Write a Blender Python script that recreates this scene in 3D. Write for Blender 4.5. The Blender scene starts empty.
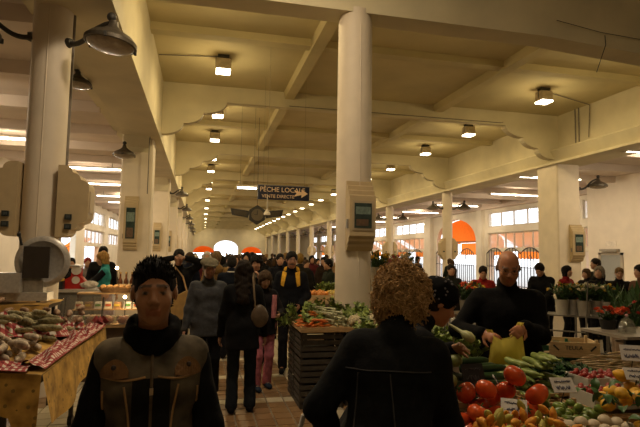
import bpy, bmesh, math, random
import numpy as np
from mathutils import Vector, Matrix, Euler

random.seed(7)
RNG = np.random.default_rng(7)
SC = bpy.context.scene
COL = SC.collection
pi = math.pi

# ------------------------------------------------------------------ camera
EYE = 1.70
FOC = 510.0                      # focal length in pixels of the 640x427 frame
def _basis(vp=(201.0, 253.0), roll=.016):
    y = np.array([vp[0]-320, -(vp[1]-213.5), -FOC]); y /= np.linalg.norm(y)
    d = np.array([1, -roll, 0.])
    up = np.cross(y, d); up /= np.linalg.norm(up)
    if up[1] < 0: up = -up
    x = np.cross(y, up)
    return np.array([x, y, up])
CAMR = _basis()
def ray(px, py): return CAMR @ np.array([px-320, -(py-213.5), -FOC])
def _go(d, t): return Vector((d[0]*t, d[1]*t, EYE+d[2]*t))
def atY(px, py, Y): d = ray(px, py); return _go(d, Y/d[1])
def atX(px, py, X): d = ray(px, py); return _go(d, X/d[0])
def atZ(px, py, Z): d = ray(px, py); return _go(d, (Z-EYE)/d[2])
def atD(px, py, D): d = ray(px, py); return _go(d, D/math.hypot(d[0], d[1]))

cam_data = bpy.data.cameras.new('camera')
cam_data.sensor_width = 36
cam_data.lens = FOC/640*36
cam_data.clip_start = .05
cam_data.clip_end = 400
cam = bpy.data.objects.new('camera', cam_data)
M = Matrix([list(r) for r in CAMR]).to_4x4()
M.translation = (0, 0, EYE)
cam.matrix_world = M
COL.objects.link(cam)
SC.camera = cam

# ------------------------------------------------------------------ world, exposure
SC.view_settings.view_transform = 'Standard'
SC.view_settings.look = 'None'
SC.view_settings.gamma = 1
SC.view_settings.use_curve_mapping = False
SC.view_settings.exposure = -0.30
world = bpy.data.worlds.new('overcast_sky')
SC.world = world
world.use_nodes = True
bg = world.node_tree.nodes['Background']
bg.inputs[0].default_value = (0.93, 0.96, 1.0, 1)
bg.inputs[1].default_value = 3.4
FLOOD_W = 42.0
FLOOD_DOWN_W = 50.0
TUBE_W = 75.0
TUBE_UP_W = 95.0
WARM = (1.0, .77, .39)
WARM_TUBE = (1.0, .80, .55)

# ------------------------------------------------------------------ materials
MATS = {}
def mat(name, col, rough=.65, var=.14, scale=9., bump=0., metal=0., emit=0., emit_col=None, detail=4., trans=0., stretch=None, spec=None, col2=None):
    if name in MATS: return MATS[name]
    m = bpy.data.materials.new(name); m.use_nodes = True
    nt = m.node_tree; n = nt.nodes; l = nt.links
    b = n['Principled BSDF']
    b.inputs['Roughness'].default_value = rough
    b.inputs['Metallic'].default_value = metal
    if spec is not None: b.inputs['Specular IOR Level'].default_value = spec
    tc = n.new('ShaderNodeTexCoord'); no = n.new('ShaderNodeTexNoise')
    no.inputs['Scale'].default_value = scale; no.inputs['Detail'].default_value = detail
    if stretch:
        mp = n.new('ShaderNodeMapping'); mp.inputs['Scale'].default_value = stretch
        l.new(tc.outputs['Object'], mp.inputs[0]); l.new(mp.outputs[0], no.inputs['Vector'])
    else:
        l.new(tc.outputs['Object'], no.inputs['Vector'])
    rp = n.new('ShaderNodeValToRGB')
    c2 = col2 or col
    rp.color_ramp.elements[0].position = .3; rp.color_ramp.elements[1].position = .7
    rp.color_ramp.elements[0].color = (*[max(0, c*(1-var)) for c in col], 1)
    rp.color_ramp.elements[1].color = (*[min(1, c*(1+var)) for c in c2], 1)
    l.new(no.outputs['Fac'], rp.inputs[0]); l.new(rp.outputs[0], b.inputs['Base Color'])
    if bump:
        bp = n.new('ShaderNodeBump'); bp.inputs['Strength'].default_value = bump; bp.inputs['Distance'].default_value = .02
        l.new(no.outputs['Fac'], bp.inputs['Height']); l.new(bp.outputs[0], b.inputs['Normal'])
    if emit:
        b.inputs['Emission Color'].default_value = (*(emit_col or col), 1)
        b.inputs['Emission Strength'].default_value = emit
    if trans: b.inputs['Transmission Weight'].default_value = trans
    MATS[name] = m
    return m

def tile_mat(name, col, var, seedscale=1.0, rough=.35):
    """tiles: a colour of its own for each object (Object Info random) plus fine mottling"""
    m = mat(name, col, rough, var*.5, 30.)
    n = m.node_tree.nodes; l = m.node_tree.links
    oi = n.new('ShaderNodeObjectInfo'); hs = n.new('ShaderNodeHueSaturation'); mr = n.new('ShaderNodeMapRange')
    mr.inputs['To Min'].default_value = 1-var; mr.inputs['To Max'].default_value = 1+var
    l.new(oi.outputs['Random'], mr.inputs['Value']); l.new(mr.outputs[0], hs.inputs['Value'])
    b = n['Principled BSDF']; src = b.inputs['Base Color'].links[0].from_socket
    l.new(src, hs.inputs['Color']); l.new(hs.outputs[0], b.inputs['Base Color'])
    return m

def glass_mat(name, tint=(1, 1, 1), mirror=.08, haze=0.0, haze_col=(.9, .9, .9)):
    if name in MATS: return MATS[name]
    m = bpy.data.materials.new(name); m.use_nodes = True
    nt = m.node_tree; n = nt.nodes; l = nt.links
    n.remove(n['Principled BSDF'])
    out = n['Material Output']
    tr = n.new('ShaderNodeBsdfTransparent'); tr.inputs[0].default_value = (*tint, 1)
    gl = n.new('ShaderNodeBsdfGlossy'); gl.inputs['Roughness'].default_value = .03
    mx = n.new('ShaderNodeMixShader'); mx.inputs[0].default_value = mirror
    l.new(tr.outputs[0], mx.inputs[1]); l.new(gl.outputs[0], mx.inputs[2])
    last = mx
    if haze:
        df = n.new('ShaderNodeBsdfDiffuse'); df.inputs[0].default_value = (*haze_col, 1)
        m2 = n.new('ShaderNodeMixShader'); m2.inputs[0].default_value = haze
        l.new(mx.outputs[0], m2.inputs[1]); l.new(df.outputs[0], m2.inputs[2]); last = m2
    l.new(last.outputs[0], out.inputs[0])
    MATS[name] = m
    return m

def translucent_mat(name, col, k=.5):
    if name in MATS: return MATS[name]
    m = bpy.data.materials.new(name); m.use_nodes = True
    nt = m.node_tree; n = nt.nodes; l = nt.links
    n.remove(n['Principled BSDF'])
    tc = n.new('ShaderNodeTexCoord'); no = n.new('ShaderNodeTexNoise'); no.inputs['Scale'].default_value = 6
    rp = n.new('ShaderNodeValToRGB')
    rp.color_ramp.elements[0].color = (*[c*.85 for c in col], 1); rp.color_ramp.elements[1].color = (*[min(1, c*1.1) for c in col], 1)
    l.new(tc.outputs['Object'], no.inputs['Vector']); l.new(no.outputs['Fac'], rp.inputs[0])
    a = n.new('ShaderNodeBsdfDiffuse'); t = n.new('ShaderNodeBsdfTranslucent')
    mx = n.new('ShaderNodeMixShader'); mx.inputs[0].default_value = k
    l.new(rp.outputs[0], a.inputs[0]); l.new(rp.outputs[0], t.inputs[0])
    l.new(a.outputs[0], mx.inputs[1]); l.new(t.outputs[0], mx.inputs[2]); l.new(mx.outputs[0], n['Material Output'].inputs[0])
    MATS[name] = m
    return m

# ------------------------------------------------------------------ mesh builder
def frame_of(d):
    d = Vector(d).normalized()
    a = Vector((0, 0, 1)) if abs(d.z) < .92 else Vector((1, 0, 0))
    u = d.cross(a).normalized(); v = d.cross(u).normalized()
    return u, v
class MB:
    def __init__(s): s.v = []; s.f = []; s.mi = []; s.cur = 0
    def _add(s, vs, fs):
        o = len(s.v); s.v.extend([tuple(p) for p in vs])
        for f in fs: s.f.append(tuple(i+o for i in f)); s.mi.append(s.cur)
        return s
    def box(s, c, size, rot=None, taper=1.0):
        hx, hy, hz = size[0]/2, size[1]/2, size[2]/2
        vs = []
        for z, k in ((-hz, 1.0), (hz, taper)):
            for x, y in ((-hx, -hy), (hx, -hy), (hx, hy), (-hx, hy)): vs.append(Vector((x*k, y*k, z)))
        if rot is not None:
            Rm = rot if isinstance(rot, Matrix) else Euler(rot).to_matrix()
            vs = [Rm @ p for p in vs]
        vs = [p+Vector(c) for p in vs]
        return s._add(vs, [(0, 3, 2, 1), (4, 5, 6, 7), (0, 1, 5, 4), (1, 2, 6, 5), (2, 3, 7, 6), (3, 0, 4, 7)])
    def bb(s, lo, hi):
        return s.box([(a+b)/2 for a, b in zip(lo, hi)], [abs(b-a) for a, b in zip(lo, hi)])
    def cone(s, a, b, ra, rb, n=12, caps=True):
        a = Vector(a); b = Vector(b); u, v = frame_of(b-a)
        vs = []
        for p, r in ((a, ra), (b, rb)):
            for i in range(n):
                t = 2*pi*i/n; vs.append(p+(u*math.cos(t)+v*math.sin(t))*r)
        fs = [(i, (i+1) % n, n+(i+1) % n, n+i) for i in range(n)]
        if caps: fs += [tuple(range(n))[::-1], tuple(range(n, 2*n))]
        return s._add(vs, fs)
    def tube(s, pts, r, n=8, caps=True):
        pts = [Vector(p) for p in pts]; m = len(pts)
        rs = r if isinstance(r, (list, tuple)) else [r]*m
        vs = []; u0 = None
        for k, p in enumerate(pts):
            d = (pts[min(k+1, m-1)]-pts[max(k-1, 0)])
            if d.length < 1e-9: d = Vector((0, 0, 1))
            d.normalize()
            if u0 is None: u, v = frame_of(d)
            else:
                u = (u0-d*u0.dot(d))
                if u.length < 1e-6: u, v = frame_of(d)
                else: u.normalize(); v = d.cross(u)
            u0 = u
            for i in range(n):
                t = 2*pi*i/n; vs.append(p+(u*math.cos(t)+v*math.sin(t))*rs[k])
        fs = []
        for k in range(m-1):
            for i in range(n): fs.append((k*n+i, k*n+(i+1) % n, (k+1)*n+(i+1) % n, (k+1)*n+i))
        if caps: fs += [tuple(range(n))[::-1], tuple(range((m-1)*n, m*n))]
        return s._add(vs, fs)
    def lathe(s, prof, c=(0, 0, 0), n=16, rot=None, cap=True):
        vs = []; c = Vector(c)
        for r, z in prof:
            for i in range(n):
                t = 2*pi*i/n; p = Vector((r*math.cos(t), r*math.sin(t), z))
                if rot is not None: p = rot @ p
                vs.append(p+c)
        m = len(prof); fs = []
        for k in range(m-1):
            for i in range(n): fs.append((k*n+i, k*n+(i+1) % n, (k+1)*n+(i+1) % n, (k+1)*n+i))
        if cap: fs += [tuple(range(n))[::-1], tuple(range((m-1)*n, m*n))]
        return s._add(vs, fs)
    def sphere(s, c, r, n=12, m=8, rot=None, fn=None):
        r = (r, r, r) if isinstance(r, (int, float)) else r
        vs = []; c = Vector(c)
        for k in range(m+1):
            ph = pi*k/m
            for i in range(n):
                t = 2*pi*i/n
                p = Vector((r[0]*math.sin(ph)*math.cos(t), r[1]*math.sin(ph)*math.sin(t), -r[2]*math.cos(ph)))
                if fn: p = fn(p, t, ph)
                if rot is not None: p = rot @ p
                vs.append(p+c)
        fs = []
        for k in range(m):
            for i in range(n): fs.append((k*n+i, k*n+(i+1) % n, (k+1)*n+(i+1) % n, (k+1)*n+i))
        return s._add(vs, fs)
    def prism(s, poly, axis, lo, hi):
        """extrude a 2-D polygon along 'x','y' or 'z'; poly gives the two other coords in xyz order"""
        n = len(poly); vs = []
        for w in (lo, hi):
            for a, b in poly:
                vs.append({'x': (w, a, b), 'y': (a, w, b), 'z': (a, b, w)}[axis])
        fs = [(i, (i+1) % n, n+(i+1) % n, n+i) for i in range(n)] + [tuple(range(n))[::-1], tuple(range(n, 2*n))]
        return s._add(vs, fs)
    def grid(s, fn, nu, nv, thick=0.):
        vs = [Vector(fn(i/nu, j/nv)) for j in range(nv+1) for i in range(nu+1)]
        w = nu+1
        fs = [(j*w+i, j*w+i+1, (j+1)*w+i+1, (j+1)*w+i) for j in range(nv) for i in range(nu)]
        return s._add(vs, fs)
    def quad(s, a, b, c, d): return s._add([a, b, c, d], [(0, 1, 2, 3)])
    def mesh(s, name, mats, smooth=False):
        me = bpy.data.meshes.new(name)
        me.from_pydata(s.v, [], s.f)
        for m in (mats if isinstance(mats, (list, tuple)) else [mats]): me.materials.append(m)
        if any(s.mi): me.polygons.foreach_set('material_index', s.mi)
        bm = bmesh.new(); bm.from_mesh(me)
        bmesh.ops.remove_doubles(bm, verts=bm.verts, dist=1e-5)
        bmesh.ops.recalc_face_normals(bm, faces=bm.faces)
        bm.to_mesh(me); bm.free()
        if smooth:
            me.polygons.foreach_set('use_smooth', [True]*len(me.polygons))
            me.set_sharp_from_angle(angle=math.radians(42))
        return me
    def build(s, name, mats, parent=None, smooth=False, loc=None, rotz=None):
        return link(name, s.mesh(name, mats, smooth), parent, loc, rotz)

def link(name, me, parent=None, loc=None, rot=None):
    o = bpy.data.objects.new(name, me); COL.objects.link(o)
    if parent is not None: o.parent = parent
    if loc is not None: o.location = loc
    if rot is not None: o.rotation_euler = rot if isinstance(rot, (tuple, list, Euler)) else (0, 0, rot)
    return o
def tag(o, label=None, cat=None, group=None, kind=None):
    if label: o['label'] = label
    if cat: o['category'] = cat
    if group: o['group'] = group
    if kind: o['kind'] = kind
    return o
def empty(name, loc, label=None, cat=None, group=None, rz=0.):
    o = bpy.data.objects.new(name, None); COL.objects.link(o)
    o.location = loc; o.rotation_euler = (0, 0, rz); o.empty_display_size = .1
    return tag(o, label, cat, group)
def struct(o): o['kind'] = 'structure'; return o
def copy_tree(o, parent=None):
    c = o.copy(); COL.objects.link(c)
    if parent is not None: c.parent = parent
    for ch in list(o.children):
        if ch.type != 'LIGHT': copy_tree(ch, c)
    return c
PILE = []
def settle(o, step=.005, most=40):
    """lift a piled thing until its surface is clear of the ones already lying there"""
    from mathutils.bvhtree import BVHTree
    me = o.data; r = max(v.co.length for v in me.vertices)*o.scale[0]
    polys = [tuple(p.vertices) for p in me.polygons]
    Rm = o.rotation_euler.to_matrix() @ Matrix.Diagonal(o.scale)
    base = [Rm @ v.co for v in me.vertices]
    near = [q for q in PILE if (q[0]-o.location).length < q[1]+r+step*most]
    for k in range(most):
        t = BVHTree.FromPolygons([v+o.location for v in base], polys)
        if not any((q[0]-o.location).length < q[1]+r and t.overlap(q[2]) for q in near): break
        o.location.z += step
    PILE.append((o.location.copy(), r, t))
    return o
def solid(o, t, offset=0.):
    md = o.modifiers.new('thick', 'SOLIDIFY'); md.thickness = t; md.offset = offset; return o
# ================================================================== THE HALL
PLASTER = mat('cream_plaster', (.60, .53, .35), .8, .10, 1.3, .15)
PLASTER_C = mat('ceiling_plaster', (.55, .47, .26), .85, .13, .7, .2)
COLPAINT = mat('column_paint', (.66, .57, .44), .6, .08, 2.2, .1)
WALLP = mat('pale_wall_paint', (.70, .64, .52), .75, .08, 1.1, .1)
AISLEP = mat('aisle_ceiling_paint', (.62, .53, .45), .85, .12, .8, .1)
WOODTRIM = mat('pale_frame_paint', (.62, .56, .46), .6, .1, 5)
IRON = mat('dark_iron', (.05, .045, .038), .55, .35, 14, .2, .4)
IRONB = mat('black_painted_iron', (.012, .011, .010), .45, .3, 14)
CABLE = mat('cable_grey', (.20, .17, .13), .7, .2, 10)

XL, XR = -1.14, 10.90            # nave faces of the two arcades
XWL, XWR = -7.0, 17.0            # outer walls
ROW0, BAY, NROW = 6.75, 7.5, 12
ROWS = [ROW0+BAY*k for k in range(NROW)]
YB, YF = -5.0, ROWS[-1]+.0       # wall behind the camera, far wall
ZC = 6.30                        # nave ceiling
ZA = 4.70                        # arcade soffit
ZAIS = 5.00                      # aisle ceiling

# floor: grout bed, tiles proud of it
FLOOR = struct(MB().bb((XWL-.3, YB-.3, -.2), (XWR+.3, YF+.3, -.008)).build('floor', mat('floor_grout', (.20, .16, .11), .8, .2, 20)))
T = .20
creamtile = tile_mat('cream_floor_tile', (.50, .43, .30), .16)
browntile = tile_mat('brown_floor_tile', (.215, .125, .058), .16)
def tile_mesh(name, m, sx, sy):
    b = MB()
    g = .006
    lo, hi = (-sx/2+g, -sy/2+g), (sx/2-g, sy/2-g); e = .005
    vs = [(lo[0], lo[1], -.012), (hi[0], lo[1], -.012), (hi[0], hi[1], -.012), (lo[0], hi[1], -.012),
          (lo[0]+e, lo[1]+e, 0), (hi[0]-e, lo[1]+e, 0), (hi[0]-e, hi[1]-e, 0), (lo[0]+e, hi[1]-e, 0)]
    b._add(vs, [(4, 5, 6, 7), (0, 1, 5, 4), (1, 2, 6, 5), (2, 3, 7, 6), (3, 0, 4, 7)])
    return b.mesh(name, m)
TM = {True: tile_mesh('cream_tile', creamtile, T, T), False: tile_mesh('brown_tile', browntile, T, T)}
rest = {True: MB(), False: MB()}
near = []
def is_cream(ix, iy): return (ix+1) % 7 in (0, 1) or (iy) % 6 == 0
nx0, nx1 = int((-2.4)/T), int(5.0/T)
cands = []
for iy in range(int(2.0/T), int(40/T)):
    for ix in range(nx0, nx1):
        x, y = (ix+.5)*T, (iy+.5)*T
        if y > 22 and not (-1.2 < x < 2.6): continue
        p = is_cream(ix, iy)
        # tiles of the open aisle that the photograph shows
        score = y+abs(x-.45)*1.3 if (y > 4.9 and -1.5 < x < 2.1) else 99
        cands.append((score, x, y, p))
cands.sort(key=lambda c: c[0])
for k, (s, x, y, p) in enumerate(cands):
    if k < 300:
        link('tile', TM[p], FLOOR, (x, y, 0))
    else:
        b = rest[p]; e = T/2-.006
        b._add([(x-e, y-e, 0), (x+e, y-e, 0), (x+e, y+e, 0), (x-e, y+e, 0), (x-e, y-e, -.01), (x+e, y-e, -.01), (x+e, y+e, -.01), (x-e, y+e, -.01)],
               [(0, 1, 2, 3), (4, 5, 1, 0), (5, 6, 2, 1), (6, 7, 3, 2), (7, 4, 0, 3)])
for p, nm, m in ((True, 'cream_tile_field', creamtile), (False, 'brown_tile_field', browntile)):
    o = rest[p].build(nm, m, FLOOR); o['kind'] = 'stuff'

# ceilings
struct(MB().bb((XL-1.3, YB-.3, ZC), (XR+1.2, YF+.3, ZC+.25)).build('ceiling', PLASTER_C))
struct(MB().bb((XWL-.3, YB-.3, ZAIS), (XL-1.15, YF+.3, ZAIS+.25)).build('ceiling_left_aisle', AISLEP))
struct(MB().bb((XR+.95, YB-.3, ZAIS), (XWR+.3, YF+.3, ZAIS+.25)).build('ceiling_right_aisle', AISLEP))

# arcade walls above the piers
b = MB(); b.prism([(XL, ZA), (XL, ZC+.1), (XL-1.2, ZC+.1), (XL-1.2, ZA+.18), (XL-.9, ZA+.18), (XL-.9, ZA)], 'y', YB, YF)
struct(b.build('arcade_beam_left', PLASTER))
b = MB(); b.prism([(XR-.08, ZA), (XR-.08, ZA+.07), (XR+.06, ZA+.08), (XR-.10, ZA+.42), (XR-.06, ZA+.47), (XR+.2, ZA+.50), (XR+.2, ZC+.1), (XR+1.0, ZC+.1), (XR+1.0, ZA)], 'y', YB, YF)
struct(b.build('arcade_beam_right', PLASTER))

# transverse beams with scalloped brackets
def beam_profile(zb):
    lobes = [(.62, .34), (.52, .32), (.56, .33)]
    def side():
        pts = []; x = 0.; z = zb
        for w, d in lobes:
            for k in range(7):
                t = pi/2*k/6; pts.append((x+w*(1-math.cos(t)), z-d*math.sin(t)))
            x += w; z -= d
        return pts, x
    pts, wtot = side()
    right = [(XR-wtot+x, z) for x, z in pts]+[(XR+.2, pts[-1][1])]
    left = [(XL+wtot-x, z) for x, z in pts]+[(XL-.1, pts[-1][1])]
    return [(XL-.1, ZC+.05)]+left[::-1]+right+[(XR+.2, ZC+.05)]
prof = beam_profile(5.86)
me = MB().prism(prof, 'y', -.2, .04).mesh('roof_beam', PLASTER)
for y in ROWS[1:]:
    struct(link('roof_beam', me, None, (0, y, 0)))
# the deep straight beam over the first columns, haunched towards the arcades
b = MB(); b.prism([(XL-.1, ZC+.05), (XL-.1, 5.1), (5.0, 5.1), (7.2, 4.98), (XR+.2, 4.72), (XR+.2, ZC+.05)], 'y', 6.60, 7.0)
struct(b.build('roof_beam', PLASTER))
# ribs of the coffered ceiling
b1 = MB().prism([(-.16, ZC+.02), (-.13, ZC-.20), (.13, ZC-.20), (.16, ZC+.02)], 'y', .2, BAY-.2).mesh('ceiling_rib', PLASTER_C)
b2 = MB().prism([(BAY/2-.15, ZC+.02), (BAY/2-.13, ZC-.15), (BAY/2+.13, ZC-.15), (BAY/2+.15, ZC+.02)], 'x', XL, XR+.2).mesh('ceiling_cross_rib', PLASTER_C)
for y in ROWS[:-1]:
    for x in (2.3, 6.9): struct(link('ceiling_rib', b1, None, (x, y, 0)))
    struct(link('ceiling_cross_rib', b2, None, (0, y, 0)))

# joists of the aisle ceilings
jl = MB().prism([(-.09, ZAIS+.02), (-.07, ZAIS-.24), (.07, ZAIS-.24), (.09, ZAIS+.02)], 'x', XWL, XL-1.15).mesh('aisle_joist', AISLEP)
jr = MB().prism([(-.09, ZAIS+.02), (-.07, ZAIS-.24), (.07, ZAIS-.24), (.09, ZAIS+.02)], 'x', XR+.95, XWR).mesh('aisle_joist', AISLEP)
y = 5.2
while y < 80:
    struct(link('aisle_joist', jl, None, (0, y, 0))); struct(link('aisle_joist', jr, None, (0, y+.6, 0)))
    y += 2.25

# columns and piers
def round_column(x, y, r, z1, nm='column'):
    b = MB()
    b.lathe([(r*1.03, 0), (r*1.03, .0), (r, .9), (r*.985, z1-.25), (r*.985, z1-.12), (r*.9, z1-.03), (r*.9, z1+.05)], (0, 0, 0), 40)
    b.tube([(r*.05, -r*1.0, 1.4), (r*.05, -r*.99, z1-.2)], .008, 6)
    return struct(b.build(nm, COLPAINT, None, True, (x, y, 0)))
def square_pier(x, y, w, d, z1):
    b = MB(); e = .04
    b.prism([(-w/2+e, -d/2), (w/2-e, -d/2), (w/2, -d/2+e), (w/2, d/2-e), (w/2-e, d/2), (-w/2+e, d/2), (-w/2, d/2-e), (-w/2, -d/2+e)], 'z', 0, z1)
    return struct(b.build('pier', COLPAINT, None, False, (x, y, 0)))
round_column(-1.90, 6.80, .225, ZA+.2)
round_column(2.05, 6.80, .245, 5.12)
for k, y in enumerate(ROWS[1:], 1):
    square_pier(-1.72, y+.15, .78, .75 if k == 1 else .6, ZA+.1)
    if k == 1: square_pier(11.32, y+.15, .84, 1.0, ZA+.02)
    else: round_column(11.12, y, .235, ZA+.02)
# spring brackets at the heads of the arcade piers
for k, y in enumerate(ROWS[1:8], 1):
    b = MB(); b.prism([(y-.55, ZA), (y+.85, ZA), (y+.55, ZA-.25), (y+.5, ZA-.5), (y-.2, ZA-.5), (y-.25, ZA-.25)], 'x', -2.05, -1.40)
    struct(b.build('pier_head', PLASTER))

# outer walls -------------------------------------------------------
def wall_with_holes(name, X, t, y0, y1, z1, holes, m):
    """wall in the plane X, holes = (ya, yb, za, zb)"""
    ys = sorted({y0, y1, *[h[0] for h in holes], *[h[1] for h in holes]})
    b = MB()
    for a, c in zip(ys[:-1], ys[1:]):
        hs = sorted([(h[2], h[3]) for h in holes if h[0] <= a+1e-6 and h[1] >= c-1e-6])
        z = 0.
        for za, zb in hs:
            if za > z+1e-6: b.bb((X, a, z), (X+t, c, za))
            z = zb
        if z < z1: b.bb((X, a, z), (X+t, c, z1))
    return struct(b.build(name, m))
GLASS = glass_mat('window_glass', (.97, .98, 1.), .05, .12)
GLASS_LOW = glass_mat('dusty_window_glass', (.95, .95, .97), .05, .35, (.9, .8, .75))
winno = [0]
def window(X, ya, yb, za, zb, n, glass, rows=1, inward=-1):
    winno[0] += 1
    o = empty('window_%d' % winno[0], (X, (ya+yb)/2, za)); struct(o)
    L, Hh = yb-ya, zb-za; fw = .07
    b = MB()
    b.bb((-.05, -L/2, 0), (.05, L/2, fw)); b.bb((-.05, -L/2, Hh-fw), (.05, L/2, Hh))
    b.bb((-.05, -L/2, fw), (.05, -L/2+fw, Hh-fw)); b.bb((-.05, L/2-fw, fw), (.05, L/2, Hh-fw))
    b.build('window_frame', WOODTRIM, o)
    step = (L-2*fw)/n
    for i in range(1, n):
        MB().bb((-.04, -L/2+fw+i*step-.03, fw), (.04, -L/2+fw+i*step+.03, Hh-fw)).build('mullion', WOODTRIM, o)
    for r in range(1, rows):
        MB().bb((-.03, -L/2+fw, r*Hh/rows-.02), (.03, L/2-fw, r*Hh/rows+.02)).build('mullion', WOODTRIM, o)
    for i in range(n):
        for r in range(rows):
            MB().bb((-.006, -L/2+fw+i*step+.03, fw if r == 0 else r*Hh/rows+.02), (.006, -L/2+fw+(i+1)*step-.03, (Hh-fw) if r == rows-1 else (r+1)*Hh/rows-.02)).build('pane', glass, o)
    return o
ORANGE = translucent_mat('orange_awning_canvas', (.95, .26, .04), .5)
right_holes = []
wins = [(15.2, 20.0), (22.9, 28.0), (37.2, 43.4), (45.0, 50.6), (52.4, 58.0), (60, 65.6), (67.5, 73.2), (75, 80.5)]
for a, c in wins:
    right_holes += [(a, c, 3.52, 4.42), (a, c, 2.22, 3.18), (a+.15, c-.15, .05, 2.06)]
right_holes += [(29.4, 34.9, .05, 4.30)]
wall_with_holes('wall_right', XWR, .3, YB, YF, ZAIS+.1, right_holes, WALLP)
for a, c in wins:
    window(XWR+.12, a, c, 3.52, 4.42, 4, GLASS)
    window(XWR+.12, a, c, 2.22, 3.18, 6, GLASS_LOW)
# arched head that closes the corners of the arch opening
b = MB()
ym, hw, zs = 32.15, 2.75, 2.75
arc = [(ym+hw*math.cos(pi*k/24), zs+1.5*math.sin(pi*k/24)) for k in range(25)]
b.prism([(ym+hw, 4.32)]+[(ym+hw, zs)]+arc[1:13]+[(ym, 4.32)], 'x', XWR, XWR+.3)
b.prism([(ym, 4.32)]+arc[12:24]+[(ym-hw, zs), (ym-hw, 4.32)], 'x', XWR, XWR+.3)
struct(b.build('arch_head', WALLP))
# pilasters and a wall beam on the right wall
for y in (21.9, 28.7, 35.9, 44.2, 51.5, 59, 66.5, 74):
    struct(MB().bb((XWR-.22, y-.32, 0), (XWR, y+.32, ZAIS)).build('pilaster', WALLP))
struct(MB().bb((XWR-.28, YB, 4.62), (XWR, YF, ZAIS)).build('wall_beam', AISLEP))
left_holes = []
lwins = [(20.4, 25.6), (33.8, 40.4), (42, 48), (50, 56), (58, 64)]
for a, c in lwins: left_holes += [(a, c, 3.5, 4.4), (a, c, 2.2, 3.1)]
left_holes += [(34.0, 38.5, .05, 2.02)]
left_holes += [(27.4, 31.6, .05, 2.95)]
wall_with_holes('wall_left', XWL-.3, .3, YB, YF, ZAIS+.1, left_holes, WALLP)
for a, c in lwins:
    window(XWL-.15, a, c, 3.5, 4.4, 4, GLASS)
    window(XWL-.15, a, c, 2.2, 3.1, 5, GLASS_LOW)
struct(MB().bb((XWL-.3, YB-.3, 0), (XWR+.3, YB, ZC+.2)).build('wall_back', WALLP))
# far wall with three arches
def far_wall():
    b = MB()
    arches = [(.40, 1.75, 1.1, 2.9), (4.15, 2.05, 1.4, 3.9), (8.55, 1.75, 1.1, 2.9)]
    xs = XWL-.3
    for cx, hw, rise, top in arches:
        b.bb((xs, YF, 0), (cx-hw, YF+.3, ZC+.2))
        zs = top-rise
        arc = [(cx-hw*math.cos(pi*k/20), zs+rise*math.sin(pi*k/20)) for k in range(21)]
        b.prism(arc+[(cx+hw, ZC+.2), (cx-hw, ZC+.2)], 'y', YF, YF+.3)
        xs = cx+hw
    b.bb((xs, YF, 0), (XWR+.3, YF+.3, ZC+.2))
    struct(b.build('wall_far', WALLP))
    for cx, hw, rise, top in (arches[0], arches[2]):
        o = empty('awning', (cx, YF+.6, 0), 'orange canvas filling the head of a side arch in the far end wall', 'awning', 'orange awnings in the far arches')
        q = MB(); zs = top-rise
        q.prism([(-hw*math.cos(pi*k/20)*1.1, zs+(rise+.1)*math.sin(pi*k/20)) for k in range(21)], 'y', -.02, .02)
        q.build('canvas', ORANGE, o)
        MB().tube([(-hw*1.1, 0, zs), (hw*1.1, 0, zs)], .03).build('front_rail', IRON, o)
        for s in (-1, 1): MB().tube([(s*hw*1.1, 0, zs), (s*hw*1.1, 0, 0)], .03).build('post', IRON, o)
far_wall()
# street outside, pale facades across it
ASPH = mat('street_asphalt', (.35, .34, .33), .9, .1, 3)
struct(MB().bb((XWR+.3, YB-30, -.25), (XWR+40, YF+40, -.05)).build('street', ASPH))
struct(MB().bb((XWL-40, YB-30, -.25), (XWL-.3, YF+40, -.05)).build('street', ASPH))
struct(MB().bb((XWL-.3, YF+.3, -.25), (XWR+.3, YF+40, -.05)).build('street', ASPH))

# white kiosk with a steel door in the right aisle
KX = 16.0
struct(MB().bb((KX, 14.2, 0), (XWR, 18.55, ZAIS)).build('wall_kiosk', mat('kiosk_white', (.78, .70, .58), .75, .05, 2)))
d = empty('door_1', (KX, 17.32, 0)); struct(d)
DFR = mat('door_frame_grey', (.38, .33, .26), .6, .1, 6)
MB().bb((-.05, -.62, 0), (0, -.5, 1.98)).build('door_frame', DFR, d)
MB().bb((-.05, .5, 0), (0, .62, 1.98)).build('door_frame', DFR, d)
MB().bb((-.05, -.62, 1.88), (0, .62, 1.98)).build('door_frame', DFR, d)
MB().bb((-.03, -.5, 0), (.0, .5, 1.88)).build('door_leaf', mat('brushed_steel_door', (.30, .31, .30), .4, .1, 30, 0, .3), d)
MB().tube([(-.05, -.4, 1.0), (-.09, -.4, 1.0), (-.09, -.28, 1.0)], .012).build('door_handle', IRON, d)
MB().bb((-.16, -.45, 2.02), (0, .45, 2.12)).build('lintel_lamp', mat('lamp_case', (.3, .27, .22), .6), d)
s = empty('notice', (KX-.012, 17.3, 2.22), 'small white notice with red lettering above the steel door', 'sign')
MB().bb((-.008, -.27, 0), (.008, .27, .22)).build('panel', mat('notice_white', (.75, .68, .58), .5), s)

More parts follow.
